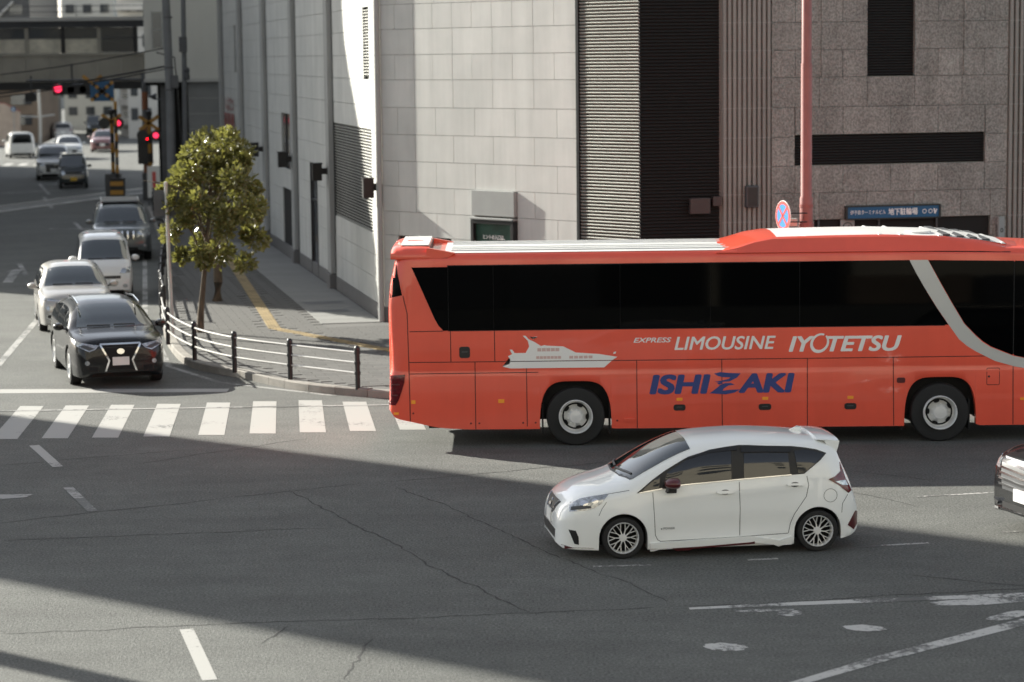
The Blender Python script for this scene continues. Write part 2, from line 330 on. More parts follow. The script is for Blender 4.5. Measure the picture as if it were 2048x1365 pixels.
# paving blocks, tactile strip, granite border
def inside(p, poly):
    c = False; j = len(poly) - 1
    for i in range(len(poly)):
        if (poly[i][1] > p[1]) != (poly[j][1] > p[1]) and p[0] < (poly[j][0] - poly[i][0]) * (p[1] - poly[i][1]) / (poly[j][1] - poly[i][1]) + poly[i][0]: c = not c
        j = i
    return c
TAC = [(-2.0, 51.2), (-5.6, 56.75), (-9.5, 80.0), (-13.5, 100)]
def dseg(p, a, b):
    a = Vector(a); b = Vector(b); p = Vector(p); t = max(0, min(1, (p - a).dot(b - a) / (b - a).length_squared)); return (p - a - (b - a) * t).length
PV, PW = .45, .30
me_pv = MB().b2((-PV / 2 + .008, -PW / 2 + .008, 0), (PV / 2 - .008, PW / 2 - .008, .012)).mesh('paver', M_paver)
rz = math.atan2(DL.y, DL.x) - math.pi / 2; cr, sr = math.cos(rz), math.sin(rz); pv = []
for j in range(-40, 120):
    for i in range(-60, 60):
        a, b = (i + .5 * (j % 2)) * PV, j * PW; x, y = -5 + a * cr - b * sr, 52 + a * sr + b * cr
        if y > 82 or y < 45.5 or x > 0: continue
        if not inside((x, y), poly) or not all(inside((x + dx, y + dy), poly) for dx in (-.3, .3) for dy in (-.22, .22)): continue
        dwall = (Vector((x, y, 0)) - C0).dot(Vector((-DL.y, DL.x, 0)))
        if y > 57 and dwall < 1.55: continue
        if min(dseg((x, y), TAC[k], TAC[k + 1]) for k in range(3)) < .22: continue
        pv.append((x, y))
pv.sort(key=lambda p: p[1]); far = MB()
for k, (x, y) in enumerate(pv):
    if k < 290: link('paver', me_pv, pav, (x, y, KZ - .012), rz)
    else: far.box((x, y, KZ - .006), (PV - .016, PW - .016, .012), rz)
o = obj('paver_field', far, M_paver, pav); o['kind'] = 'stuff'
tt = MB().b2((-.142, -.142, 0), (.142, .142, .014))
for ix in range(4): tt.b2((-.12 + ix * .07, -.12, .014), (-.09 + ix * .07, .12, .019))
me_t = tt.mesh('tactile_tile', M_tact); nt_ = 0
for k in range(3):
    a, b = Vector(TAC[k]), Vector(TAC[k + 1]); L = (b - a).length; t = (b - a) / L; az = math.atan2(t.y, t.x) - math.pi / 2; q = Vector((-t.y, t.x))
    for i in range(int(L / .3)):
        p = a + t * (i + .5) * .3
        for s_ in (0.0,):
            if nt_ < 300 and p.y < 86: link('tactile_tile', me_t, pav, (p.x + q.x * s_, p.y + q.y * s_, KZ - .012), az); nt_ += 1
bm_ = MB().b2((-.72, -.43, 0), (.72, .43, .016)).mesh('border_slab', M_bordr)
for i in range(30):
    p = C0 + DL * (.3 + i * .88) + Vector((-DL.y, DL.x, 0)) * .8; link('border_slab', bm_, pav, (p.x, p.y, KZ - .012), rz)
for x, y, r in ((-4.6, 60.5, 0), (-4.9, 62.6, .1)):
    obj('service_cover', bevcover := MB().b2((-.5, -.3, 0), (.5, .3, .017)), M_dgrey, pav, loc=(x, y, KZ - .012), rz=rz + r)

# ------------------------------------------------------------------ stone building on the corner
ROWS = [.02, .5, 1.1, 1.66, 2.25, 2.82, 3.42, 4.02, 4.65, 5.29, 5.94, 6.53, 7.13, 7.71, 8.30, 8.9, 9.5]
bld = thing('stone_building', 'stone clad corner building with pilasters and louvred openings behind the orange bus', 'building', (C0.x, C0.y, 0))
def W2L(v): return v - C0
NL = Vector((-DL.y, DL.x, 0)); NC = Vector((-1, -1, 0)).normalized(); NR = Vector((DR.y, -DR.x, 0))
Lw = 43.5; Rw = 9.9
core = [C0 - NL * .06 - NC * .06, C0 + DL * Lw - NL * .06, C0 + DL * Lw - NL * 16, C1 + DR * Rw - NR * 20, C1 + DR * Rw - NR * .09, C1 - NR * .09 - NC * .05]
obj('wall_core', MB().prism([(v.x - C0.x, v.y - C0.y) for v in core], 0, 24), M_joint, bld)
PC = {}
FARP = MB()
def panel(P, D, N, s0, s1, z0, z1, m, key, individual=True, gap=.010, th=.05, name='stone_panel'):
    wd, hh = s1 - s0 - gap, z1 - z0 - gap
    if wd < .06 or hh < .06: return
    k = (key, round(wd, 2), round(hh, 2))
    c = P + D * ((s0 + s1) / 2) - N * (th / 2 - .0) + Vector((0, 0, (z0 + z1) / 2)) - C0; r = math.atan2(D.y, D.x)
    if individual:
        if k not in PC: PC[k] = MB().box((0, 0, 0), (wd, th, hh)).mesh(name, m)
        link(name, PC[k], bld, c + N * random.uniform(-.0012, .0008), r)
    else: FARP.box(c, (wd, th, hh), r)
def cut(s0, s1, z0, z1, holes):
    out = [(s0, s1, z0, z1)]
    for a, b, c, d in holes:
        nx = []
        for p, q, r, t in out:
            if b <= p or a >= q or d <= r or c >= t: nx.append((p, q, r, t)); continue
            if p < a: nx.append((p, a, r, t))
            if b < q: nx.append((b, q, r, t))
            pp, qq = max(p, a), min(q, b)
            if r < c: nx.append((pp, qq, r, c))
            if d < t: nx.append((pp, qq, d, t))
        out = nx
    return out
# chamfered corner face
holesC = [(3.19, 4.59, 1.2, 3.42), (.56, 2.4, .5, 2.24)]
for r in range(1, len(ROWS) - 1):
    z0, z1 = ROWS[r], ROWS[r + 1]
    if r in (10, 12, 14): xs = [0.04] + [.55 + .655 * k for k in range(9)] + [6.45]
    elif r in (11, 9, 7, 5, 3, 1): xs = [0.04] + [1.22 + 1.31 * k for k in range(4)] + [6.45]
    else: xs = [0.04] + [.62 + 1.31 * k for k in range(5)] + [6.45]
    for a, b in zip(xs[:-1], xs[1:]):
        for p in cut(a, b, z0, z1, holesC): panel(C0, DC, NC, p[0], p[1], p[2], p[3], M_stone, 'c')
def fbox(P, D, N, s0, s1, z0, z1, n0, n1, name, m, parent=bld, base=C0, bv=0):
    c = P + D * ((s0 + s1) / 2) + N * ((n0 + n1) / 2) + Vector((0, 0, (z0 + z1) / 2)) - base
    o = obj(name, MB().box((0, 0, 0), (s1 - s0, abs(n1 - n0), z1 - z0)), m, parent, loc=c, rz=math.atan2(D.y, D.x))
    if bv: bev(o, bv)
    return o
fbox(C0, DC, NC, 0.03, 6.45, .02, .5, -.04, .015, 'plinth', M_plinth)
fbox(C0, DC, NC, .58, 2.38, .5, 2.23, -.10, -.055, 'dark_opening', M_dark)
# display case on the chamfer
dc = thing('display_case', 'black framed green notice case under a grey panel on the pale stone wall', 'notice case', C0 + DC * 3.89 + NC * .002)
def lb(name, a, b, m, par, bv=.006): return bev(obj(name, MB().b2(a, b), m, par, loc=(0, 0, 0)), bv)
dc.rotation_euler = (0, 0, math.atan2(DC.y, DC.x))
lb('top_panel', (-.69, -.10, 2.84), (.69, .05, 3.42), M_grey, dc); lb('canopy_bar', (-.69, -.16, 2.755), (.69, .05, 2.80), M_grey, dc)
for a, b in (((-.69, -.14, 1.2), (-.60, .05, 2.75)), ((.60, -.14, 1.2), (.69, .05, 2.75)), ((-.60, -.14, 2.66), (.60, .05, 2.75)), ((-.60, -.14, 1.2), (.60, .05, 1.3))): lb('case_frame', a, b, M_black, dc)
scr = lb('notice_sheet', (-.60, -.05, 1.3), (.60, .04, 2.66), M_green, dc, .002)
def text(name, s, x0, x1, z0, z1, y, m, parent, shear=0.0, bold=0.0, ext=.003, face=-1):
    """raised lettering fitted to a box; bold = how far (in metres) the strokes are thickened"""
    cu = bpy.data.curves.new(name, 'FONT'); cu.body = s; cu.shear = shear; cu.extrude = 0; cu.resolution_u = 4
    ob = bpy.data.objects.new(name, cu); COL.objects.link(ob); bpy.context.view_layer.update()
    me = bpy.data.meshes.new_from_object(ob.evaluated_get(bpy.context.evaluated_depsgraph_get())); bpy.data.objects.remove(ob)
    if not me.vertices: return None
    X = [v.co.x for v in me.vertices]; Y = [v.co.y for v in me.vertices]; ax, bx, ay, by = min(X), max(X), min(Y), max(Y)
    sh = [(0, 0)] if not bold else [(-bold, 0), (bold, 0), (0, -bold * .6), (0, bold * .6), (-bold * .7, -bold * .5), (bold * .7, bold * .5), (-bold * .7, bold * .5), (bold * .7, -bold * .5)]
    mb = MB(); u0_, u1_, w0, w1 = x0 + bold, x1 - bold, z0 + bold * .6, z1 - bold * .6
    P = [((v.co.x - ax) / (bx - ax), (v.co.y - ay) / max(by - ay, 1e-6)) for v in me.vertices]; F = [tuple(p.vertices) for p in me.polygons]
    ek = {}
    for f in F:
        for i in range(len(f)): k_ = (f[i], f[(i + 1) % len(f)]); ek[tuple(sorted(k_))] = ek.get(tuple(sorted(k_)), 0) + 1
    bd = [k_ for k_, c in ek.items() if c == 1]; n = len(P)
    for j, (dx, dz) in enumerate(sh):
        e = (ext + .00015 * j) * face; q = [((u0_ + (u1_ - u0_) * u) if face < 0 else (u1_ + (u0_ - u1_) * u), w0 + (w1 - w0) * t) for u, t in P]
        mb.add([(a + dx, y, b + dz) for a, b in q] + [(a + dx, y + e, b + dz) for a, b in q], [tuple(i + n for i in f) for f in F] + [(a, b, b + n, a + n) for a, b in bd])
    bpy.data.meshes.remove(me)
    return obj(name, mb, m, parent)
text('lettering', 'ヒントの入口は、', -.36, .34, 2.30, 2.41, -.052, M_vinyl, scr, bold=.004); text('lettering', 'いよてつ髙島屋1F', -.36, .46, 2.13, 2.24, -.052, M_vinyl, scr, bold=.004)
# louvres: lit bay on the chamfer, dark bay on the right face
tilt = Matrix.Rotation(math.radians(-38), 3, 'X')
def slats(P, D, N, s0, s1, z0, z1, pitch, m, dep, name='louvre_slat', back=M_dark, par=bld, n0=-.07, base=C0, th=.012, ang=-38):
    fbox(P, D, N, s0, s1, z0, z1, n0 - .012, n0 - .002, 'louvre_back', back, par, base)
    me = MB().box((0, 0, 0), (s1 - s0 - .01, dep, th), M=Matrix.Rotation(math.radians(ang), 3, 'X')).mesh(name, m)
    z = z0 + pitch / 2
    while z < z1:
        link(name, me, par, P + D * ((s0 + s1) / 2) + N * (n0 + dep * .42) + Vector((0, 0, z)) - base, math.atan2(D.y, D.x)); z += pitch
slats(C0, DC, NC, 6.55, 8.30, 2.0, 8.6, .0722, M_slat, .055, n0=-.05)
fbox(C0, DC, NC, 6.46, 6.54, 0, 24, -.05, .02, 'louvre_frame', M_black)
slats(C1, DR, NR, .02, 1.82, 2.0, 8.6, .0722, M_dslat, .05, n0=-.08)
for s0, s1, z0, z1 in ((1.12, 1.57, 3.03, 3.37), (1.63, 1.82, 3.19, 3.40)): fbox(C1, DR, NR, s0, s1, z0, z1, -.05, .10, 'junction_box', mat('brown_box', (.05, .036, .033), .6) if 'brown_box' not in MATS else MATS['brown_box'], bv=.01)
# right face: flutes, granite panels, dark windows
def flutes(s0, s1, n):
    fbox(C1, DR, NR, s0, s1, 0, 12, -.10, -.05, 'flute_back', M_flute)
    p = (s1 - s0) / n
    me = MB().box((0, 0, 0), (p * .62, .09, 12)).mesh('flute_rib', M_flute)
    for i in range(n): bev(link('flute_rib', me, bld, C1 + DR * (s0 + p * (i + .5)) - NR * .005 + Vector((0, 0, 6)) - C0, math.atan2(DR.y, DR.x)), .012, 2)
    for z in ROWS[4:]: fbox(C1, DR, NR, s0, s1, z - .006, z + .006, .03, .0415, 'flute_joint', M_joint)
flutes(1.86, 2.97, 10); flutes(8.46, 9.9, 12)
holesR = [(5.17, 6.26, 5.94, 12), (3.51, 7.93, 4.02, 4.69), (3.96, 8.07, 0, 2.83), (4.01, 4.11, 5.95, 12), (7.31, 7.41, 5.95, 12)]
for r in range(1, len(ROWS) - 1):
    z0, z1 = ROWS[r], ROWS[r + 1]
    xs = [2.98] + ([3.52 + 1.1 * k for k in range(5)] if r % 2 == 0 else [4.07 + 1.1 * k for k in range(4)]) + [8.45]
    if r >= 10 and r % 2 == 0: xs = [2.98, 3.52, 4.01, 4.60, 5.17, 6.26, 6.81, 7.31, 7.89, 8.45]
    for a, b in zip(xs[:-1], xs[1:]):
        for p in cut(a, b, z0, z1, holesR): panel(C1, DR, NR, p[0], p[1], p[2], p[3], M_gran, 'r')
fbox(C1, DR, NR, 4.01, 4.11, 5.95, 9.5, -.05, -.02, 'vertical_strip', M_gran); fbox(C1, DR, NR, 7.31, 7.41, 5.95, 9.5, -.05, -.02, 'vertical_strip', M_gran)
slats(C1, DR, NR, 5.18, 6.25, 5.95, 8.6, .06, M_dslat, .04, n0=-.075, name='window_slat'); slats(C1, DR, NR, 3.52, 7.92, 4.03, 4.68, .06, M_dslat, .04, n0=-.075, name='window_slat')
fbox(C1, DR, NR, 3.97, 8.06, .02, 2.82, -.089, -.07, 'entrance_recess', M_dark)
for s_ in (4.05, 5.45, 6.8): fbox(C1, DR, NR, s_, s_ + .04, .02, 2.82, -.07, -.02, 'entrance_mullion', M_dgrey)
# left wall
PIL = [8.9, 17.45, 26.0, 34.55, 42.9]
holesL = [(1.5, 8.42, 2.2, 4.72), (1.65, 2.65, 6.0, 7.66), (19.05, 21.5, 2.95, 4.72), (19.0, 21.45, .02, 2.31), (12.35, 13.9, .02, 3.42), (36.8, 37.6, 6.0, 7.75)]
edges = [0.06] + PIL; 
for bi in range(5):
    a0 = edges[bi] + (.45 if bi else 0); b0 = edges[bi + 1] - .45; n = 6
    for r in range(1, len(ROWS) - 1):
        for i in range(n):
            st = .5 if (r % 2 == 0 and r < 9) else 0.0
            sa, sb = a0 + (b0 - a0) * max(0, (i - st)) / n, a0 + (b0 - a0) * min(n, (i + 1 - st)) / n
            if st and i == n - 1:
                for p in cut(sb, b0, ROWS[r], ROWS[r + 1], holesL): panel(C0, DL, NL, *p, M_stone, 'l', bi == 0)
            for p in cut(sa, sb, ROWS[r], ROWS[r + 1], holesL): panel(C0, DL, NL, *p, M_stone, 'l', bi == 0)
    fbox(C0, DL, NL, a0 + .01, b0 - .01, .02, .49, -.04, .012, 'plinth', M_plinth)
    s_ = PIL[bi]
    bev(fbox(C0, DL, NL, s_ - .30, s_ + .30, .56, 12, -.05, .15, 'pilaster', M_pil), .03, 2)
    bev(fbox(C0, DL, NL, s_ - .33, s_ + .33, 0, .55, -.05, .19, 'pilaster_base', M_plinth), .02, 2)
    fbox(C0, DL, NL, s_ - .44, s_ - .31, .56, 12, -.05, .006, 'pilaster_gap_shade', M_dark)  # near-black strip set flush; the shade of a deep gap is painted in
o = obj('distant_stone_panels', FARP, M_stone, bld); o['kind'] = 'stuff'
obj('corner_strip', MB().tube([(-.05, -.05, 0), (-.05, -.05, 12)], .075, 10), M_pil, bld)
slats(C0, DL, NL, 1.5, 8.42, 2.2, 4.72, .075, M_slat, .06, n0=-.05, ang=38); slats(C0, DL, NL, 1.66, 2.64, 6.01, 7.65, .075, M_slat, .05, n0=-.05, ang=38)
fbox(C0, DL, NL, 19.06, 21.49, 2.96, 4.71, -.055, -.035, 'window', M_bwin); fbox(C0, DL, NL, 20.2, 20.3, 2.96, 4.71, -.034, 0, 'window_mullion', M_black)
fbox(C0, DL, NL, 19.01, 21.44, .03, 2.30, -.055, -.04, 'doorway', M_dark); fbox(C0, DL, NL, 12.36, 13.89, .03, 3.41, -.055, -.04, 'glass_door', M_bwin)
fbox(C0, DL, NL, 12.36, 12.42, .03, 3.41, -.04, .02, 'door_frame', M_black); fbox(C0, DL, NL, 13.83, 13.89, .03, 3.41, -.04, .02, 'door_frame', M_black); fbox(C0, DL, NL, 12.42, 13.83, 2.3, 2.36, -.04, .0, 'door_frame', M_black)
fbox(C0, DL, NL, 36.81, 37.59, 6.01, 7.74, -.055, -.045, 'louvre_back', M_dgrey)
# wall lanterns, a sign of red letters, street names
for i, s_ in enumerate([.25] + PIL[:4]):
    ns = ['nearest the building corner', 'second from the building corner', 'third from the building corner', 'fourth from the building corner', 'farthest along the side wall']
    t = thing('wall_lantern', 'black box lantern on a bracket along the side wall, ' + ns[i], 'wall light', C0 + DL * s_ + NL * (.0 if i == 0 else .15) + Vector((0, 0, 3.36)), math.atan2(DL.y, DL.x), 'box lanterns along the side wall')
    bev(obj('housing', MB().b2((-.13, .16, -.24), (.13, .42, .22)), M_lant, t), .012); bev(obj('bracket', MB().b2((-.05, 0, -.07), (.05, .16, .10)), M_lant, t), .008); obj('cap', MB().b2((-.15, .14, .22), (.15, .44, .245)), M_lant, t)
t = thing('red_wall_sign', 'small red lettered sign high on the side wall behind the tree', 'sign', C0 + DL * 39.5 + NL * .02 + Vector((0, 0, 4.1)), math.atan2(DL.y, DL.x) + math.pi)
M_rlet = mat('red_letters', (.32, .06, .05), .6)
text('lettering', 'いよてつ', -1.9, 1.6, .30, .85, -.03, M_rlet, t, bold=.02); text('lettering', '髙島屋', -2.6, 1.8, -.35, .25, -.03, M_rlet, t, bold=.02)
t = thing('parking_sign', 'long blue parking sign with white characters over the dark entrance', 'sign', C1 + DR * 5.74 + NR * .05 + Vector((0, 0, 2.97)), math.atan2(DR.y, DR.x))
bev(obj('sign_board', MB().b2((-1.06, -.10, -.125), (1.06, -.0, .125)), M_sign, t), .004)
for a, b in (((-1.1, -.12, .125), (1.1, .0, .155)), ((-1.1, -.12, -.155), (1.1, .0, -.125)), ((-1.1, -.12, -.125), (-1.06, 0, .125)), ((1.06, -.12, -.125), (1.1, 0, .125))): obj('sign_frame', MB().b2(a, b), M_black, t)
text('lettering', '伊予鉄ターミナルビル', -1.0, -.18, -.045, .055, -.101, M_vinyl, t); text('lettering', '地下駐輪場', -.12, .56, -.07, .085, -.101, M_vinyl, t, bold=.004)
obj('wheel_mark', MB().lathe([(.05, -.103), (.036, -.103), (.036, -.106), (.05, -.106), (.05, -.103)], 14, 'y', (.72, 0, 0), caps=False), M_vinyl, t); obj('wheel_mark', MB().lathe([(.05, -.103), (.036, -.103), (.036, -.106), (.05, -.106), (.05, -.103)], 14, 'y', (.86, 0, 0), caps=False), M_vinyl, t)
obj('arrow_mark', MB().prism([(.93, .06), (.96, .06), (.975, .0), (1.0, .05), (1.02, .04), (.98, -.06), (.95, -.06)], -.106, -.102, f=lambda a, b, h: (a, h, b)), M_vinyl, t)
t = thing('wall_speaker', 'dark grey wall box on the fluted stone column', 'wall box', C1 + DR * 2.49 + NR * .05 + Vector((0, 0, 3.38)), math.atan2(DR.y, DR.x))
bev(obj('housing', MB().b2((-.14, -.16, -.24), (.14, 0, .24)), M_dgrey, t), .03, 3); obj('grille', MB().b2((-.11, -.166, -.2), (.11, -.161, .2)), M_black, t)
t = thing('no_smoking_sign', 'pale square sign with a ringed black mark hung at the entrance', 'sign', C1 + DR * 4.72 + NR * .0 + Vector((0, 0, 2.62)), math.atan2(DR.y, DR.x))
obj('board', MB().b2((-.16, -.03, -.22), (.16, 0, .2)), M_grey, t); obj('ring', MB().lathe([(.12, -.032), (.10, -.032), (.10, -.038), (.12, -.038), (.12, -.032)], 20, 'y', (0, 0, .02), caps=False), M_black, t); obj('mark', MB().prism([(-.06, -.03), (.02, -.05), (.07, .0), (.03, .06), (.0, .01)], -.037, -.031, f=lambda a, b, h: (a, h, b + .02)), M_black, t)
t = thing('banner_sign', 'narrow white notice board at the right edge of the dark entrance', 'sign', C1 + DR * 8.28 + NR * .12 + Vector((0, 0, 2.5)), math.atan2(DR.y, DR.x) + .5)
obj('board', MB().b2((-.09, -.02, -.45), (.09, .02, .3)), M_grey, t); obj('mark', MB().lathe([(.05, -.022), (.03, -.022), (.03, -.027), (.05, -.027), (.05, -.022)], 12, 'y', (0, 0, .0), caps=False), M_black, t)
# ------------------------------------------------------------------ vehicle tools
def curve(P):
    xs = [p[0] for p in P]; ys = [p[1] for p in P]; n = len(P)
    d = [(ys[i + 1] - ys[i]) / (xs[i + 1] - xs[i]) for i in range(n - 1)]
    m = [d[0]] + [0 if d[i - 1] * d[i] <= 0 else 2 * d[i - 1] * d[i] / (d[i - 1] + d[i]) for i in range(1, n - 1)] + [d[-1]]
    def f(x):
        if x <= xs[0]: return ys[0]
        if x >= xs[-1]: return ys[-1]
        i = max(k for k in range(n - 1) if xs[k] <= x); h = xs[i + 1] - xs[i]; t = (x - xs[i]) / h
        return (2 * t ** 3 - 3 * t * t + 1) * ys[i] + (t ** 3 - 2 * t * t + t) * h * m[i] + (-2 * t ** 3 + 3 * t * t) * ys[i + 1] + (t ** 3 - t * t) * h * m[i + 1]
    return f
class Body:
    """lofted shell in local axes: x forward, y left, z up; also answers rays so that panes and trim sit on it"""
    def __init__(s, sections, xs):
        mb = MB(); n = len(sections[0]); s.mb = mb
        full = [[(x, y, z) for y, z in sec] + [(x, -y, z) for y, z in reversed(sec[:-1])] for x, sec in zip(xs, sections)]
        k = len(full[0]); vs = [p for r in full for p in r]; fs = []
        for i in range(len(full) - 1):
            for j in range(k - 1): fs.append((i * k + j, i * k + j + 1, (i + 1) * k + j + 1, (i + 1) * k + j))
        fs += [tuple(range(k)), tuple(range((len(full) - 1) * k, len(full) * k))]
        mb.add(vs, fs); s.bvh = BVHTree.FromPolygons([Vector(v) for v in mb.v], mb.f)
    def hit(s, o, d):
        d = d.normalized(); p, nrm, i, t = s.bvh.ray_cast(o, d)
        if p is None: return None
        if nrm.dot(d) > 0: nrm = -nrm
        return p, nrm
def patch(name, body, pts, ray, m, parent, off=.005, res=.10, back=.012, mirror=False, smooth=True):
    """a thin curved panel: the 2D outline pts is cut into a fine net and each point dropped on the body by ray(a, b) -> (origin, direction)"""
    bm = bmesh.new(); vs = [bm.verts.new((a, b, 0)) for a, b in pts]; bm.faces.new(vs)
    for ax in (0, 1):
        lo, hi = min(p[ax] for p in pts), max(p[ax] for p in pts); n = int((hi - lo) / res)
        for i in range(1, n + 1):
            c = [0, 0, 0]; c[ax] = lo + (hi - lo) * i / (n + 1); nn = [0, 0, 0]; nn[ax] = 1
            bmesh.ops.bisect_plane(bm, geom=bm.verts[:] + bm.edges[:] + bm.faces[:], plane_co=c, plane_no=nn, dist=1e-6)
    bmesh.ops.triangulate(bm, faces=bm.faces[:]); bm.verts.ensure_lookup_table(); nr = {}
    miss = []
    for v in bm.verts:
        o, d = ray(v.co.x, v.co.y); h = body.hit(o, d)
        if h is None:
            q = body.bvh.find_nearest(o + d.normalized() * max(0.0, -(o - Vector((0, 0, .7))).dot(d.normalized()))); h = (q[0], -d.normalized())
        v.co = h[0] + h[1] * off; nr[v.index] = h[1]
    bm.verts.index_update(); be = [e for e in bm.edges if e.is_boundary]; bv = {}
    for e in be:
        for v in e.verts:
            if v.index not in bv: bv[v.index] = bm.verts.new(v.co - nr[v.index] * back)
    for e in be:
        a, b = e.verts
        try: bm.faces.new((a, b, bv[b.index], bv[a.index]))
        except ValueError: pass
    bmesh.ops.recalc_face_normals(bm, faces=bm.faces[:])
    me = bpy.data.meshes.new(name); bm.to_mesh(me); bm.free(); me.materials.append(m)
    if smooth: me.polygons.foreach_set('use_smooth', [True] * len(me.polygons)); me.set_sharp_from_angle(angle=math.radians(50))
    o = link(name, me, parent)
    if mirror:
        m2 = me.copy()
        for v in m2.vertices: v.co.y = -v.co.y
        m2.flip_normals(); link(name, m2, parent)
    return o
def line_poly(pts, wd):
    P = [Vector(p) for p in pts]; L = []; R = []
    for i, p in enumerate(P):
        t = (P[min(i + 1, len(P) - 1)] - P[max(i - 1, 0)]).normalized(); q = Vector((-t.y, t.x)) * wd / 2; L.append(p + q); R.append(p - q)
    return [(v.x, v.y) for v in L] + [(v.x, v.y) for v in reversed(R)]
def side(y=5.0): return lambda a, b: (Vector((a, y, b)), Vector((0, -1 if y > 0 else 1, 0)))
def front(a, b): return Vector((9, a, b)), Vector((-1, 0, 0))
def rear(a, b): return Vector((-9, a, b)), Vector((1, 0, 0))
def eyeray(eye, y): return lambda a, b: (eye, Vector((a, y, b)) - eye)

RIMS = {}
def rim_mesh(kind, r):
    k = (kind, round(r, 3))
    if k in RIMS: return RIMS[k]
    mb = MB()
    mb.lathe([(r, -.09), (r, .075), (r * .965, .088), (r * .92, .07), (r * .90, -.06), (r * .90, -.09)], 40, 'y', caps=False)
    def spoke(a, r1, r2, w1, w2, y1, y2, th=.03):
        c, s_ = math.cos(a), math.sin(a); q = (-s_, c); vs = []
        for rr, ww, yy in ((r1, w1, y1), (r2, w2, y2)):
            for sg in (-1, 1):
                for dy in (0, -th): vs.append((c * rr + q[0] * ww * sg, yy + dy, s_ * rr + q[1] * ww * sg))
        mb.add(vs, [(0, 2, 6, 4), (1, 5, 7, 3), (0, 4, 5, 1), (2, 3, 7, 6), (0, 1, 3, 2), (4, 6, 7, 5)])
    if kind == 'mesh':
        for i in range(10):
            a = 6.2832 * i / 10; spoke(a, r * .18, r * .52, r * .030, r * .024, .062, .052)
            for sg in (-1, 1):
                vs0 = a + sg * .0; spoke_a = a + sg * .19
                c0 = Vector((math.cos(a) * r * .48, math.sin(a) * r * .48)); c1 = Vector((math.cos(a + sg * .165) * r * .93, math.sin(a + sg * .165) * r * .93))
                t = (c1 - c0); q = Vector((-t.y, t.x)).normalized() * r * .020; v = []
                for p, yy in ((c0, .054), (c1, .066)):
                    for g_ in (-1, 1):
                        for dy in (0, -.028): v.append((p.x + q.x * g_, yy + dy, p.y + q.y * g_))
                mb.add(v, [(0, 2, 6, 4), (1, 5, 7, 3), (0, 4, 5, 1), (2, 3, 7, 6), (0, 1, 3, 2), (4, 6, 7, 5)])
        mb.lathe([(r * .24, .02), (r * .24, .058), (r * .2, .066), (r * .09, .066), (r * .07, .07), (.001, .07)], 20, 'y')
        for i in range(5): mb.lathe([(r * .035, .06), (r * .035, .075), (.001, .075)], 6, 'y', (math.cos(1.2566 * i) * r * .155, 0, math.sin(1.2566 * i) * r * .155))
    elif kind == 'five':
        for i in range(5):
            for sg in (-.13, .13): spoke(6.2832 * i / 5 + sg, r * .15, r * .93, r * .09, r * .06, .06, .07)
        mb.lathe([(r * .26, .02), (r * .26, .06), (r * .1, .07), (.001, .07)], 16, 'y')
    elif kind == 'bus':
        mb.lathe([(r * .92, .0), (r * .86, -.06), (r * .74, -.085), (r * .5, -.03), (r * .44, .02), (r * .38, .045), (r * .36, .055), (.001, .062)], 40, 'y', caps=False)
        for i in range(10): mb.lathe([(r * .04, -.02), (r * .04, .03), (.001, .035)], 6, 'y', (math.cos(.6283 * i) * r * .46, 0, math.sin(.6283 * i) * r * .46))
    RIMS[k] = mb.mesh('rim', M_alu, True, 35); return RIMS[k]
TYR = {}
def wheel(parent, x, y, r, wd, rr, kind, out=1):
    k = (round(r, 3), round(wd, 3), round(rr, 3))
    if k not in TYR:
        h = wd / 2
        TYR[k] = MB().lathe([(rr * .97, -h * .9), (r * .90, -h), (r * .965, -h * .93), (r, -h * .72), (r, -h * .4), (r * .992, -h * .38), (r * .992, -h * .32), (r, -h * .3), (r, h * .3), (r * .992, h * .32), (r * .992, h * .38), (r, h * .4), (r, h * .72), (r * .965, h * .93), (r * .90, h), (rr * .97, h * .9), (rr * .94, h * .3), (rr * .94, -h * .9)], 44, 'y', caps=False).mesh('wheel', M_tyre, True, 40)
    o = link('wheel', TYR[k], parent, (x, y, r)); o.rotation_euler = (0, random.random() * 6, 0 if out > 0 else math.pi)
    q = link('rim', rim_mesh(kind, rr), o, (0, wd / 2 - .085 if kind != 'bus' else wd / 2 - .03, 0))
    dk = MB().lathe([(rr * .9, -.02), (.001, -.02)], 24, 'y').mesh('brake_disc', M_under); link('brake_disc', dk, o, (0, wd / 2 - .085, 0))
    if kind == 'bus':
        hb = MB()
        for i in range(5):
            a = 1.2566 * i + .3; c, s_ = math.cos(a), math.sin(a); pts = [(math.cos(t) * rr * .17, math.sin(t) * rr * .085) for t in [k_ * .5236 for k_ in range(12)]]
            v = []
            for yy in (-.075, -.040):
                for px, pz in pts: v.append((c * rr * .66 - s_ * px + c * pz, yy, s_ * rr * .66 + c * px + s_ * pz))
            hb.add(v, [tuple(range(11, -1, -1)), tuple(range(12, 24))] + [(i_, (i_ + 1) % 12, 12 + (i_ + 1) % 12, 12 + i_) for i_ in range(12)])
        obj('hand_hole', hb, M_under, o, loc=(0, wd / 2 - .03, 0))
    return o

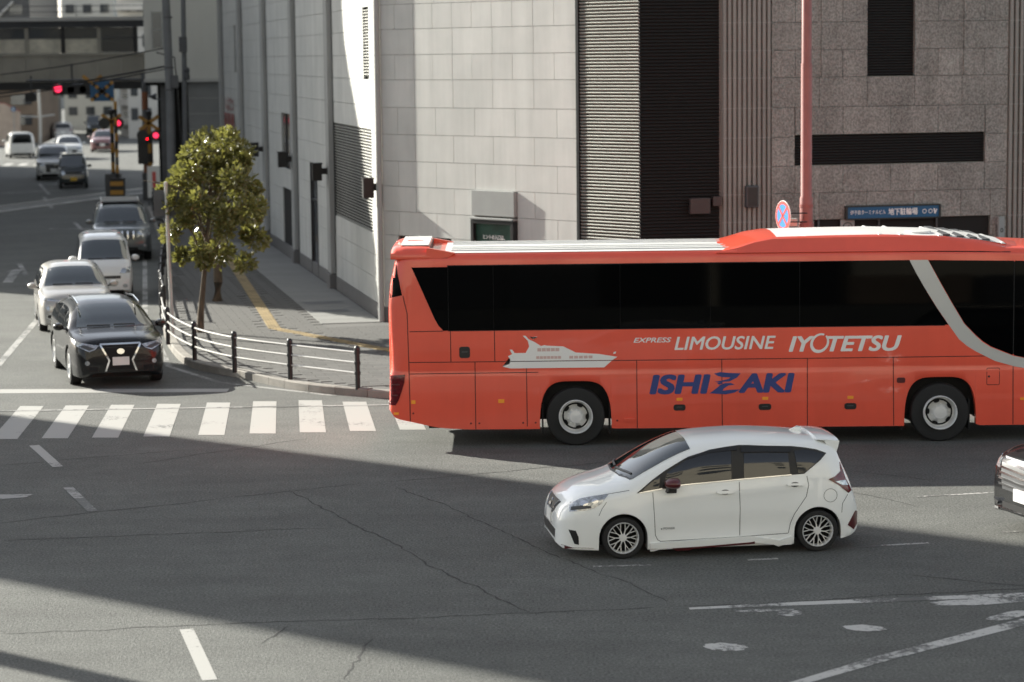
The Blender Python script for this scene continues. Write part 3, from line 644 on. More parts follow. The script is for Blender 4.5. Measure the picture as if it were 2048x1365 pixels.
def car(name, label, cat, loc, yaw, S, group=None, detail=True):
    t = thing(name, label, cat, loc, yaw, group)
    xf = S['wb'] / 2 + S['fo']; L = S['L']; hw = S['hw']; T = curve(S['top']); BL = curve(S['belt']); WD = curve(S['wid']); BT = curve(S['bot']); k = S.get('tum', .30); ra = S['arch']; wr = S['r']
    dws = [S['fo'], S['fo'] + S['wb']]; ds = set(); n = int(L / .07)
    for i in range(n + 1): ds.add(L * i / n)
    for p in S['top'] + S['wid']: ds.add(p[0])
    for dw in dws:
        ds = {d for d in ds if abs(abs(d - dw) - ra) > .03}
        for i in range(17): ds.add(dw - ra * math.cos(math.pi * i / 16))
        ds |= {dw - ra - .002, dw + ra + .002}
    ds = sorted(d for d in ds if 0 <= d <= L); out = [ds[0]]
    for d in ds[1:]:
        if d - out[-1] > .0015: out.append(d)
    def zb(d):
        z = BT(d)
        for dw in dws:
            if abs(d - dw) <= ra + 1e-6: z = max(z, wr + math.sqrt(max(0, ra * ra - (d - dw) ** 2)) + S.get('archup', 0))
        return z
    secs = []
    for d in out:
        W = WD(d) * hw; zt = T(d); b = min(BL(d), zt - .03); z0 = min(zb(d), b - .03); fl = 0.0
        for dw in dws: fl += S.get('flare', .018) * math.exp(-((d - dw) / (ra * 1.15)) ** 4)
        zm = S.get('zm', .55)
        def ysd(z):
            lo = max(0, (zm - z) / zm); hi = max(0, (z - zm) / max(.05, b - zm)) if b > zm else 0
            cr = S.get('crease', 0); cw = 0.0
            if cr and dws[0] + ra < d < dws[1] - ra * .2: cw = min(1, (d - dws[0] - ra) / .3, (dws[1] - ra * .2 - d) / .3)
            elif cr: cw = 0.0
            zc = b - .12; return W * (1 - S.get('tuck', .07) * lo * lo - .028 * hi * hi) + fl * max(0, 1 - abs(z - .5) / .45) + cr * cw * (math.exp(-((z - zc) / .05) ** 2) - 1.1 * math.exp(-((z - .40) / .11) ** 2) + .8 * math.exp(-((z - .2) / .05) ** 2))
        sec = [(max(.02, ysd(z0) - .16), z0 + .015), (ysd(z0) - .012, z0)]
        for i in range(15):
            z = z0 + .008 + (b - z0 - .008) * i / 14; sec.append((ysd(z), z))
        yb = ysd(b); e = S.get('he', 2.4) + min(1, max(0, zt - b - .1) / .35) * S.get('sq', 2.2)
        for j in range(1, 15):
            th = j / 14 * math.pi / 2; ta = math.sin(th) ** (2 / e); z = b + (zt - b) * ta; sec.append(((yb - k * (z - b)) * max(0, math.cos(th)) ** (2 / e) if j < 14 else 0.0, z))
        secs.append(sec)
    B = Body(secs, [xf - d for d in out])
    obj('body', B.mb, S['paint'], t, smooth=True, angle=S.get('ang', 48))
    ub = MB().b2((xf - L + .2, -hw + .26, wr * .55), (xf - .2, hw - .26, min(.75, S['belt'][2][1] - .1)))
    for dw in dws: ub.b2((xf - dw - ra * .95, -hw + .10, wr * .9), (xf - dw + ra * .95, hw - .10, wr + ra * .7))
    ub2 = MB().b2((xf - L + .2, -hw + .26, wr * .55), (xf - .2, hw - .26, wr + ra * .75)); obj('underbody', ub2, M_under, t)
    for dw in dws:
        for sg in (1, -1): wheel(t, xf - dw, sg * (hw - S.get('win', .115)), wr, S.get('tw', .205), S.get('rr', wr * .68), S.get('rim', 'five'), sg)
    return t, B, xf, dict(T=T, BL=BL)
def generic_trim(t, B, xf, S, F):
    """windows, lamps, plate and mirrors of a car seen mostly from the front"""
    T, BL = F['T'], F['BL']; hw = S['hw']; a, b = S['ws']                           # windscreen from d=a (base) to d=b (header)
    za, zb_ = T(a), T(b)
    def wsray(u, v):                                                                 # v: 0 base .. 1 header
        d = a + (b - a) * v; return Vector((xf - d + 2, u, za + (zb_ - za) * v + 1.6)), Vector((-2, 0, -1.6))
    wa, wb_ = hw * S.get('wsa', .80), hw * S.get('wsb', .66)
    pts = [(-wa, .03), (-wa * .5, -.02), (0, -.03), (wa * .5, -.02), (wa, .03), (wb_, .93), (wb_ * .5, .97), (0, .98), (-wb_ * .5, .97), (-wb_, .93)]
    patch('windscreen', B, pts, wsray, M_wglass, t, off=.006, res=.12)
    if S.get('wipers', 1):
        patch('wiper', B, line_poly([(-wa * .7, .05), (-wa * .05, .03)], .03), wsray, M_black, t, off=.02, res=.2); patch('wiper', B, line_poly([(wa * .05, .05), (wa * .65, .05)], .03), wsray, M_black, t, off=.02, res=.2)
    e0, e1 = S['sw']; cuts = S['swc']; xs = [e0] + cuts + [e1]
    for i in range(len(xs) - 1):
        d0, d1 = xs[i] + (.035 if i else 0), xs[i + 1] - (.035 if i < len(xs) - 2 else 0); n = 5; lo = []; up = []
        for j in range(n + 1):
            d = d0 + (d1 - d0) * j / n; lo.append((xf - d, BL(d) + .035)); up.append((xf - d, max(BL(d) + .05, min(T(d) - S.get('swt', .13), T(d) - .1))))
        pts = lo + up[::-1]
        patch('side_window', B, pts, side(), M_glass, t, off=.005, res=.15, mirror=True)
    f = S['front']
    for nm, poly, m, of in f:
        if nm.endswith('*'): patch(nm[:-1], B, poly, front, m, t, off=of, res=.08, mirror=True)
        else: patch(nm, B, poly, front, m, t, off=of, res=.10)
    mx = xf - S.get('md', a + .25); mz = BL(xf - mx) + .10
    for sg in (1, -1):
        y = sg * (hw + .10)
        q = obj('mirror', MB().lathe([(.001, -.09), (.06, -.085), (.09, -.04), (.095, .02), (.08, .055), (.001, .06)], 12, 'x', (0, 0, 0)), S.get('mirp', S['paint']), t, smooth=True, loc=(mx, y, mz)); q.rotation_euler = (0, math.pi, 0); q.scale = (1, 1.25, .85)
        obj('mirror_arm', MB().b2((mx - .03, min(y, sg * (hw - .1)), mz - .06), (mx + .03, max(y, sg * (hw - .1)), mz - .03)), M_black, t)
def rect(y0, y1, z0, z1): return [(y0, z0), (y1, z0), (y1, z1), (y0, z1)]
def rrect(y0, y1, z0, z1, r=.02):
    o = []
    for cx, cz, a0 in ((y1 - r, z0 + r, -90), (y1 - r, z1 - r, 0), (y0 + r, z1 - r, 90), (y0 + r, z0 + r, 180)):
        for k in range(4): a = math.radians(a0 + 30 * k); o.append((cx + r * math.cos(a), cz + r * math.sin(a)))
    return o
def ell(cx, cz, a, b, n=18): return [(cx + a * math.cos(6.28318 * k / n), cz + b * math.sin(6.28318 * k / n)) for k in range(n)]

# ------------------------------------------------------------------ the orange coach
BX, BY = 4.09, 41.15                                                # middle of its wheelbase, on its centre line
bus = thing('coach', 'orange intercity coach with white lettering and a boat drawing on its side', 'bus', (BX, BY, 0))
HWB = 1.245
def bus_zb(X):
    z = curve([(-2.05, .62), (-1.95, .50), (-1.7, .435), (-1.12, .32), (-.6, .295), (9.6, .27), (9.95, .32)])(X)
    for c in (1.05, 7.13):
        d = abs(X - c)
        if d < .60: z = max(z, .29 + .80 * (1 - (d / .60) ** 4.2) ** (1 / 2.6))
    return z
bw = curve([(-2.07, .985), (-2.06, 1.10), (-2.02, 1.17), (-1.92, 1.22), (-1.72, 1.243), (-1.2, HWB), (8.6, HWB), (9.3, 1.20), (9.75, 1.08), (9.95, .85)])
brf = curve([(-2.07, 3.12), (-2.02, 3.24), (-1.9, 3.33), (-1.6, 3.39), (8.0, 3.39), (9.0, 3.30), (9.6, 3.05), (9.95, 2.6)])
brk = curve([(.3, -.02), (.7, .0), (1.25, .02), (1.34, .055), (1.9, .03), (2.5, .015), (3.0, .11), (3.16, .14), (3.4, .16)])   # how far the tail is tucked in by height
def sec_bus(X):
    w = bw(X) / HWB; zt = brf(X); s_ = zt / 3.39; z0 = bus_zb(X)
    pr = [(1.235, z0), (1.245, max(z0 + .02, .7)), (1.246, max(z0 + .03, 1.195)), (1.240, max(z0 + .04, 1.225)), (1.229, max(z0 + .05, 1.25)), (1.232, 1.30), (1.232, 1.60), (1.230, 1.95), (1.222, 2.35), (1.208, 2.7), (1.19, 3.05)]
    pr = [(y, max(z, z0)) for y, z in pr]
    up = [(1.182, 3.10), (1.172, 3.15), (1.145, 3.20), (1.09, 3.235), (.98, 3.25), (.7, 3.258), (.35, 3.262), (0, 3.264)]
    up = [(y, 3.05 + (z - 3.05) * (zt - 2.90) / .49 if s_ < 1 else z) for y, z in up]
    return [((1.235 - .14) * w, z0 + .01)] + [(y * w, min(z, zt) if s_ < .9 else z) for y, z in pr] + [(y * w, z) for y, z in up]
Xs = sorted(set([round(-2.07 + .01 * i, 3) for i in range(0, 12, 2)] + [round(-1.95 + .075 * i, 3) for i in range(0, 156)] + [c + s_ * .6 * math.cos(a * math.pi / 30) for c in (1.05, 7.13) for s_ in (-1, 1) for a in range(0, 16)] + [9.95]))
Xs = [x for i, x in enumerate(Xs) if i == 0 or x - Xs[i - 1] > .002]; Xs = [x for x in Xs if x <= 9.95]
BB = Body([sec_bus(x) for x in Xs], [x - BX for x in Xs])
# the tail leans: pull the rear vertices in by height
for i, v in enumerate(BB.mb.v):
    if v[0] + BX < -1.6:
        f_ = min(1, (-1.6 - (v[0] + BX)) / .45); BB.mb.v[i] = (v[0] + brk(v[2]) * f_, v[1], v[2])
BB.bvh = BVHTree.FromPolygons([Vector(v) for v in BB.mb.v], BB.mb.f)
obj('body', BB.mb, M_bus, bus, smooth=True, angle=30)
obj('underbody', MB().b2((-5.6, -1.0, .42), (5.5, 1.0, 1.12)), M_under, bus)
for x0, x1 in ((-5.5, -3.75), (-2.35, 2.35), (3.75, 5.4)): obj('chassis', MB().b2((x0, -1.06, .30), (x1, 1.06, .5)), M_under, bus)
eb = EYE - Vector((BX, BY, 0))
bray = eyeray(eb, -HWB)
def bp(name, pts, m, off=.006, res=.2, par=bus, **k): return patch(name, BB, [(x - BX, z) for x, z in pts], bray, m, par, off, res, **k)
fray = side(9.0)
# windows as single panes, silver sweep, front quarter glass
zt_, zl = 3.035, 1.965
cuts = [-1.05, -.30, 1.80, 3.30, 4.78]
first = [(-1.65, 3.02), (-1.55, 2.79), (-1.28, 2.16), (-1.22, 2.05), (-1.14, 1.96), (-1.055, 1.96), (-1.055, 3.022)]
bp('side_window', first, M_bglass)
for i, (a, b) in enumerate(zip(cuts, cuts[1:])): bp('side_window', [(a + .003, zl), (b - .003, zl), (b - .003, zt_), (a + .003, zt_)], M_bglass)
bp('side_window', [(4.785, 1.965), (7.25, 1.965), (7.05, 2.26), (6.85, 2.58), (6.7, 2.84), (6.59, 3.045), (4.785, 3.04)], M_bglass)
bp('window_band', [(-1.06, 1.95), (7.2, 1.95), (6.6, 3.05), (-1.06, 3.05)], M_under, off=.003, back=.006, res=.12); bp('window_band', [(7.30, 2.38), (7.52, 2.0), (7.72, 1.80), (7.98, 1.60), (8.34, 1.46), (8.8, 1.35), (9.3, 1.30), (9.3, 2.9), (8.8, 3.0), (6.95, 3.03), (7.11, 2.70)], M_under, off=.003, back=.006, res=.12)
bp('silver_sweep', [(6.595, 3.05), (6.705, 2.84), (6.855, 2.58), (7.055, 2.26), (7.26, 1.96), (7.43, 1.72), (7.56, 1.61), (7.7, 1.52), (8.03, 1.35), (8.36, 1.255), (8.8, 1.17), (9.4, 1.12), (9.4, 1.28), (8.8, 1.33), (8.34, 1.43), (7.96, 1.58), (7.82, 1.67), (7.7, 1.78), (7.51, 1.98), (7.3, 2.33), (7.1, 2.68), (6.9, 3.05)], M_bgrey, off=.006, res=.2)
bp('driver_window', [(6.91, 3.045), (7.11, 2.68), (7.31, 2.33), (7.52, 1.98), (7.71, 1.785), (7.83, 1.68), (7.97, 1.59), (8.325, 1.445), (8.325, 3.02)], M_bglass, res=.2)
bp('front_window', [(8.345, 1.44), (8.8, 1.34), (9.4, 1.29), (9.4, 2.9), (8.9, 3.0), (8.345, 3.02)], M_bglass, res=.2)
bp('rear_window', [(-1.905, 3.07), (-1.875, 2.88), (-1.815, 2.56), (-2.06, 2.51), (-2.03, 2.8), (-1.95, 3.05)], M_bglass, res=.06)
rl = bp('rear_light', [(-1.785, 1.23), (-1.80, 1.1), (-1.84, .97), (-1.90, .80), (-1.95, .72), (-2.05, .73), (-2.07, .95), (-2.065, 1.22)], M_redl, off=.012, res=.05)
for k in range(5): bp('lens_rib', line_poly([(-2.06, 1.16 - .09 * k), (-1.86 - .02 * k, 1.155 - .09 * k)], .018), M_mred if k % 2 else M_redl, off=.02, res=.05, par=rl)
bp('reflector', rect(-2.05, -2.02, 1.94, 2.06), M_plate, off=.006, res=.05)
# shut lines
SE = [[(-1.73, 1.95), (-1.72, 1.43), (-1.71, .445)], [(-1.02, 1.95), (-1.02, 1.44)], [(-.29, 1.95), (-.29, 1.44)], [(-1.72, 1.435), (2.0, 1.43), (6.0, 1.43), (8.0, 1.435)], [(-1.71, 1.242), (.43, 1.245)],
      [(-.62, 1.43), (-.62, .30)], [(.235, 1.43), (.24, .29)], [(2.07, 1.43), (2.075, .29)], [(3.485, 1.43), (3.495, .29)], [(4.91, 1.43), (4.915, .29)], [(6.34, 1.43), (6.355, .28)], [(8.335, 1.25), (8.345, .28)], [(-1.95, 3.165), (-1.05, 3.175)],
      [(-1.73, 1.95), (-1.735, 2.25), (-1.80, 2.55)], [(-1.7, 1.95), (-1.14, 1.955)]]
for q in SE: bp('panel_seam', line_poly(q, .012), M_seam, off=.003, back=.006, res=.05)
bp('filler_flap_seam', line_poly(rrect(7.9, 8.11, .95, 1.23, .02) + [(8.09, .95)], .009), M_seam, off=.0025, back=.004, res=.5); bp('flap_lock', ell(7.935, 1.09, .018, .018, 10), M_black)
for x0, x1, z0, z1 in ((2.68, 2.88, .575, .68), (4.10, 4.31, .57, .675), (5.53, 5.73, .565, .67), (-.88, -.70, 1.5, 1.69)):
    h = bp('latch', rrect(x0, x1, z0, z1, .04), M_black, off=.006); bp('latch_lever', rect((x0 + x1) / 2 - .05, (x0 + x1) / 2 + .05, (z0 + z1) / 2 - .0, (z0 + z1) / 2 + .015), M_dgrey, off=.012, par=h)
for x0, x1, z0, z1 in ((-1.69, -1.62, .74, .80), (-.24, -.14, .74, .80), (2.73, 2.83, .742, .79), (4.16, 4.26, .742, .79), (5.58, 5.68, .742, .79), (8.46, 8.56, .69, .73)): bp('side_marker', rect(x0, x1, z0, z1), M_orng, off=.012, back=.014)
bp('side_marker', rrect(6.40, 6.54, 1.0, 1.09, .03), M_mred, off=.01); bp('step_lip', rect(1.86, 2.03, .40, .45), M_bus, off=.03, back=.03)
for x, z in ((-1.66, .58), (-.70, .40), (-.56, .40), (.17, .40), (.38, .40), (1.74, .42)): bp('bolt', ell(x, z, .016, .016, 8), M_mred, off=.005)
for sg in (-1, 1):
    for x in (1.05, 7.13): wheel(bus, x - BX, sg * 1.08, .49, .29, .285, 'bus', sg)
for x in (.50, 1.62, 6.5, 7.62): obj('mud_flap', MB().b2((x - BX - .012, -1.2, .2), (x - BX + .012, -.85, .7)), M_under, bus)
bp('sill_strip', line_poly([(1.72, .292), (4.0, .29), (6.42, .275)], .02), M_bgrey, off=.003)
# lettering and the drawn boat
YS = -1.2335
text('lettering', 'EXPRESS', 2.02 - BX, 2.65 - BX, 1.722, 1.805, YS, M_vinyl, bus, shear=.28, bold=.003)
text('lettering', 'LIMOUSINE', 2.70 - BX, 4.385 - BX, 1.59, 1.815, YS, M_vinyl, bus, shear=.22, bold=.006)
text('lettering', 'IY', 4.60 - BX, 5.02 - BX, 1.54, 1.80, YS, M_vinyl, bus, shear=.25, bold=.014)
text('lettering', 'TETSU', 5.24 - BX, 6.48 - BX, 1.535, 1.80, YS, M_vinyl, bus, shear=.25, bold=.014)
ring = MB(); N_ = 36
for r_, q_ in ((0, 0),):
    vs = []
    for k in range(N_ + 1):
        a = math.radians(68) + math.radians(345) * k / N_; tw = .052 * (.55 + .45 * math.sin(math.pi * k / N_))
        for rr_, yy in ((.165, 0), (.165 - tw, 0), (.165, -.003), (.165 - tw, -.003)): vs.append((5.115 - BX + rr_ * math.cos(a) * .95 + .16 * rr_ * math.sin(a), YS + yy, 1.68 + rr_ * math.sin(a)))
    ring.add(vs, [(4 * k + 2, 4 * k + 3, 4 * k + 7, 4 * k + 6) for k in range(N_)] + [(4 * k, 4 * k + 2, 4 * k + 6, 4 * k + 4) for k in range(N_)] + [(4 * k + 1, 4 * k + 5, 4 * k + 7, 4 * k + 3) for k in range(N_)])
obj('ring_letter', ring, M_vinyl, bus)
def flatpoly(name, pts, m, par, y0=-1.247, th=.003): return obj(name, MB().prism([(x - BX, z) for x, z in pts], y0, y0 - th, f=lambda a, b, h: (a, h, b)), m, par)
text('lettering', 'ISHI', 2.28 - BX, 3.30 - BX, .85, 1.185, -1.247, M_blue, bus, shear=.16, bold=.028)
text('lettering', 'AKI', 3.76 - BX, 4.70 - BX, .86, 1.19, -1.247, M_blue, bus, shear=.16, bold=.028)
flatpoly('letter_wing', [(3.36, 1.19), (3.46, 1.215), (3.60, 1.20), (3.80, 1.19), (3.74, 1.12), (3.62, 1.06), (3.47, 1.045), (3.36, 1.055), (3.47, 1.07), (3.60, 1.10), (3.63, 1.125), (3.5, 1.13), (3.42, 1.15)], M_blue, bus)
flatpoly('letter_wing', [(3.28, .86), (3.38, .93), (3.46, 1.00), (3.54, 1.03), (3.64, 1.03), (3.70, 1.00), (3.60, .99), (3.52, .94), (3.50, .905), (3.62, .915), (3.79, .92), (3.70, .87), (3.55, .84), (3.42, .85)], M_blue, bus)
flatpoly('letter_wing', [(3.40, 1.04), (3.44, 1.005), (3.52, 1.035), (3.47, 1.045)], M_blue, bus)
def flat2(name, pts, m, par, y0=YS, th=.003): return flatpoly(name, pts, m, par, y0, th)
boat = flat2('boat_drawing', [(-.16, 1.352), (-.05, 1.39), (-.03, 1.46), (-.07, 1.52), (-.0, 1.555), (-.04, 1.63), (0.0, 1.63), (.04, 1.572), (.225, 1.572), (.285, 1.68), (.26, 1.78), (.18, 1.86), (.225, 1.86), (.28, 1.80), (.38, 1.75), (.48, 1.685), (.54, 1.70), (.57, 1.69), (.85, 1.675), (.96, 1.62), (1.06, 1.57), (1.45, 1.54), (1.75, 1.49), (1.67, 1.438), (-.03, 1.438)], M_vinyl, bus)
flat2('boat_drawing', [(-.16, 1.345), (-.05, 1.425), (1.655, 1.425), (1.53, 1.315), (-.03, 1.315)], M_vinyl, bus)
for i in range(5): flat2('boat_window', rect(.42 + .075 * i, .485 + .075 * i, 1.595, 1.65), M_vinpk, boat, YS - .0032, .0012)
for i in range(7): flat2('boat_window', rect(.40 + .06 * i, .452 + .06 * i, 1.47, 1.515), M_vinpk, boat, YS - .0032, .0012)
for i in range(5): flat2('boat_window', rect(.95 + .08 * i, 1.015 + .08 * i, 1.47, 1.515), M_vinpk, boat, YS - .0032, .0012)
flat2('boat_mast', [(.30, 1.83), (.42, 1.835), (.42, 1.842), (.36, 1.84), (.355, 1.80), (.35, 1.84), (.30, 1.84)], M_vinyl, boat); flat2('boat_flag', [(1.68, 1.54), (1.72, 1.545), (1.73, 1.58), (1.69, 1.57)], M_vinyl, boat)
# white roof, raised front fairing, tail spoiler
rp = MB(); xs_ = [-1.0 + .25 * i for i in range(38)]
for i, X in enumerate(xs_):
    pass
prof = [(-1.09, 3.237), (-.98, 3.253), (-.7, 3.262), (-.35, 3.267), (0, 3.269), (.35, 3.267), (.7, 3.262), (.98, 3.253), (1.09, 3.237)]
rp.add([(X - BX, y, z + .004) for X in (-1.1, 8.2) for y, z in prof], [(k, k + 1, 10 + k, 9 + k) for k in range(8)]); obj('roof_panel', rp, M_buswh, bus, smooth=True)
for y in (-.9, -.6, -.3, .3, .6, .9): obj('roof_bead', MB().b2((-1.0 - BX, y - .02, 3.25), (4.0 - BX, y + .02, 3.278 + .01 * (1 - abs(y)))), M_buswh, bus)
def fairing(name, st, par=bus):
    """st: X, side base z, top z, top half width"""
    Sx = []
    for X, zb_, zt2, wt in st:
        yb = 1.172 if zb_ < 3.25 else 1.10; Sx.append([(yb, zb_), (yb - .012, zb_ + .02), (yb + (wt - yb) * .55, zb_ + (zt2 - zb_) * .62), (wt + .03, zt2 - .03), (wt - .02, zt2 - .004), (wt - .3, zt2 + .012), (0, zt2 + .03)])
    bd = Body(Sx, [s_[0] - BX for s_ in st]); return obj(name, bd.mb, M_bus, par, smooth=True, angle=22)
fairing('front_fairing', [(3.40, 3.195, 3.215, 1.12), (3.75, 3.195, 3.30, 1.09), (4.05, 3.195, 3.39, 1.06), (4.35, 3.195, 3.44, 1.03), (5.3, 3.195, 3.455, 1.02), (6.2, 3.195, 3.46, 1.02), (7.2, 3.19, 3.425, 1.02), (7.8, 3.18, 3.36, 1.0), (8.3, 3.16, 3.27, .98), (8.8, 3.12, 3.18, .96), (9.2, 2.98, 3.04, .9)])
fw = MB(); stt = [(4.42, 3.446), (5.3, 3.459), (6.2, 3.464), (7.2, 3.429), (7.8, 3.364), (8.25, 3.285)]
fw.add([(X - BX, y, z + dz) for X, z in stt for y, dz in ((-.99, -.008), (-.7, .012), (0, .032), (.7, .012), (.99, -.008))], [(5 * i + k, 5 * i + k + 1, 5 * i + 6 + k, 5 * i + 5 + k) for i in range(5) for k in range(4)]); obj('fairing_top', fw, M_buswh, bus, smooth=True)
for k, (X, z) in enumerate(((6.15, 3.478), (6.50, 3.472), (7.15, 3.450), (7.38, 3.430), (7.60, 3.405), (7.82, 3.38), (8.02, 3.345), (8.2, 3.31))): bev(obj('roof_rib', MB().box((X - BX, 0, z - .030), (.06, 1.94, .05)), M_buswh, bus), .015)
for k, X in enumerate((7.26, 7.49, 7.71, 7.92)): obj('vent_gap', MB().box((X - BX, 0, 3.436 - .028 * k), (.12, 1.9, .03)), M_dgrey, bus)
obj('roof_hatch', MB().lathe([(.22, 3.45), (.22, 3.48), (.18, 3.49), (.001, 3.49)], 20, 'z', (6.85 - BX, -.55, 0)), M_buswh, bus)
bp('fairing_seam', line_poly([(3.44, 3.203), (6.29, 3.203), (8.27, 3.165)], .012), M_seam, off=.008)
SPs = []
for X, z, wt in ((-2.0, 3.27, 1.0), (-1.97, 3.31, 1.03), (-1.9, 3.335, 1.05), (-1.75, 3.35, 1.05), (-1.5, 3.35, 1.05), (-1.35, 3.34, 1.05)): SPs.append([(1.172, 3.15), (1.178, 3.18), (1.165, 3.25), (wt + .05, z - .035), (wt - .02, z), (.5, z + .02), (0, z + .025)])
bd = Body(SPs, [-2.0 - BX, -1.97 - BX, -1.9 - BX, -1.75 - BX, -1.5 - BX, -1.35 - BX]); obj('tail_spoiler', bd.mb, M_bus, bus, smooth=True, angle=40)
for sg in (-1, 1): obj('spoiler_cheek', MB().prism([(-1.40, 3.15), (-1.05, 3.17), (-.93, 3.245), (-1.12, 3.285), (-1.36, 3.33), (-1.40, 3.33)], sg * 1.174, sg * 1.05, f=lambda a, b, h: (a - BX, h, b)), M_bus, bus)
obj('spoiler_top', MB().b2((-1.84 - BX, -.97, 3.362), (-1.37 - BX, .97, 3.374)), M_buswh, bus); obj('spoiler_mouth', MB().b2((-1.36 - BX, -1.0, 3.27), (-1.342 - BX, 1.0, 3.335)), M_black, bus)
# seats dimly behind the glass are left to the tint; lamp on the nose
obj('door_mirror', MB().tube([(9.6 - BX, -1.1, 2.9), (9.95 - BX, -1.35, 2.75), (9.95 - BX, -1.35, 2.3)], [.03, .03, .09], 8), M_black, bus, smooth=True)
bp('rear_plate_lamp', rect(-1.98, -1.9, .56, .6), M_orng, off=.01)
# ------------------------------------------------------------------ white hatchback in the foreground
NOTE = dict(L=4.03, wb=2.58, fo=.84, hw=.855, r=.272, arch=.318, archup=.0, crease=.012, he=2.05, rr=.208, rim='mesh', tw=.20, win=.105, tum=.30, sq=1.9, flare=.022, paint=M_white, zm=.50, tuck=.05,
            top=[(0, .50), (.02, .60), (.06, .69), (.14, .77), (.27, .855), (.46, .925), (.68, .985), (.82, 1.03), (1.2, 1.235), (1.6, 1.425), (1.77, 1.482), (2.06, 1.516), (2.5, 1.53), (2.93, 1.51), (3.37, 1.468), (3.62, 1.43), (3.72, 1.37), (3.80, 1.20), (3.90, .98), (3.96, .80), (4.0, .68), (4.03, .52)],
            belt=[(0, .42), (.12, .60), (.3, .70), (.55, .77), (1.05, .835), (1.66, .905), (2.4, .955), (3.1, .995), (3.55, 1.0), (3.8, .86), (3.95, .66), (4.03, .42)],
            wid=[(0, .60), (.03, .72), (.10, .83), (.22, .91), (.42, .965), (.75, 1.0), (2.9, 1.0), (3.4, .985), (3.7, .95), (3.88, .88), (3.98, .78), (4.03, .66)],
            bot=[(0, .19), (.08, .135), (.5, .115), (1.2, .105), (2.9, .105), (3.6, .13), (3.9, .18), (4.03, .26)])
NL_ = (2.583, 31.76, 0); NYAW = math.atan2(-.12819, -.99175)
note, NB, nxf, nF = car('hatchback', 'white hatchback with dark red mirrors and mesh wheels crossing in front of the coach', 'car', NL_, NYAW, NOTE)
eN = (Matrix.Translation(NL_) @ Matrix.Rotation(NYAW, 4, 'Z')).inverted() @ EYE
def npatch(name, pts, m, y=.80, off=.004, res=.12, par=note, mirror=True, **k): return patch(name, NB, pts, eyeray(eN, y), m, par, off, res, mirror=mirror, **k)
# windows (traced on the glass plane), with dark visors and pillars between them
npatch('window_surround', [(1.083, .826), (.87, 1.0), (.70, 1.118), (.443, 1.263), (.122, 1.366), (-.1, 1.398), (-.274, 1.415), (-.40, 1.41), (-.628, 1.394), (-.972, 1.378), (-1.16, 1.352), (-1.30, 1.325), (-1.44, 1.272), (-1.36, 1.18), (-1.146, 1.008), (-.973, .998), (-.284, .960), (.465, .914), (.87, .85)], M_bk2, y=.68, off=.006, back=.008, res=.035)
npatch('front_window', [(.735, .905), (.68, 1.08), (.443, 1.232), (.122, 1.325), (-.165, 1.35), (-.172, .968), (.465, .928)], M_glass, y=.68, off=.012, res=.06)
npatch('quarter_window', [(1.04, .842), (.84, 1.0), (.775, 1.035), (.79, .885), (.87, .862)], M_glass, y=.68, off=.012, res=.06)
npatch('rear_window', [(-.34, .972), (-.335, 1.30), (-.628, 1.298), (-.925, 1.285), (-.955, 1.01)], M_glass, y=.68, off=.012, res=.06)
npatch('quarter_window', [(-1.065, 1.02), (-1.005, 1.315), (-1.16, 1.325), (-1.30, 1.295), (-1.415, 1.258), (-1.34, 1.18), (-1.15, 1.022)], M_glass, y=.68, off=.012, res=.06)
npatch('visor', [(-.30, 1.315), (-.30, 1.39), (-.62, 1.375), (-.96, 1.358), (-.955, 1.295), (-.62, 1.31)], M_black, y=.68, off=.020, res=.05)
npatch('visor', [(.42, 1.247), (.42, 1.272), (.122, 1.355), (-.24, 1.393), (-.24, 1.345), (.122, 1.32)], M_black, y=.68, off=.020, res=.05)
npatch('belt_moulding', line_poly([(1.05, .828), (.465, .916), (-.284, .962), (-.973, 1.0)], .012), M_chrome, y=.68, off=.014, res=.06)
for q in ([(.893, .85), (.873, .55), (.862, .29), (.83, .225), (.79, .205)], [(-.25, .95), (-.262, .6), (-.255, .245)], [(-1.15, 1.0), (-1.175, .88), (-1.145, .73), (-.985, .50), (-.93, .38), (-.905, .25)], [(.80, .205), (-.2, .225), (-.90, .25)]): npatch('door_seam', line_poly(q, .008), M_seal, off=.002, back=.004)
npatch('hood_seam', line_poly([(1.98, .76), (1.84, .80), (1.62, .835), (1.42, .86), (1.2, .89)], .007), M_seal, off=.002, back=.004)
npatch('bumper_seam', line_poly([(1.50, .745), (1.56, .66), (1.60, .57)], .007), M_seal, off=.002, back=.004); npatch('fuel_flap', line_poly(ell(-1.468, .731, .088, .088, 24) + [(-1.38, .731)], .006), M_seal, off=.002, back=.004)
npatch('bumper_seam', line_poly([(-1.70, .74), (-1.63, .62), (-1.62, .5)], .007), M_seal, off=.002, back=.004)
for x0, x1, z in ((-.18, .053, .825), (-1.105, -.879, .893)):
    hq = npatch('handle_cup', ell((x0 + x1) / 2 + .0, z - .002, .06, .034), M_seal, off=.002)
    npatch('door_handle', rrect(x0, x1, z - .016, z + .014, .014), M_white, off=.032, back=.024, res=.05)
npatch('headlamp', [(1.985, .725), (1.93, .765), (1.844, .805), (1.65, .835), (1.475, .845), (1.57, .725), (1.66, .675), (1.74, .652), (1.985, .638)], M_lens, off=.006, res=.04)
npatch('headlamp_trim', [(1.96, .70), (1.80, .715), (1.70, .70), (1.70, .672), (1.82, .665), (1.97, .655)], M_dgrey, off=.009, res=.05); npatch('headlamp_bulb', ell(1.79, .742, .055, .034), M_chrome, off=.011, res=.03)
npatch('headlamp_bulb', ell(1.65, .765, .045, .03), M_chrome, off=.011, res=.03)
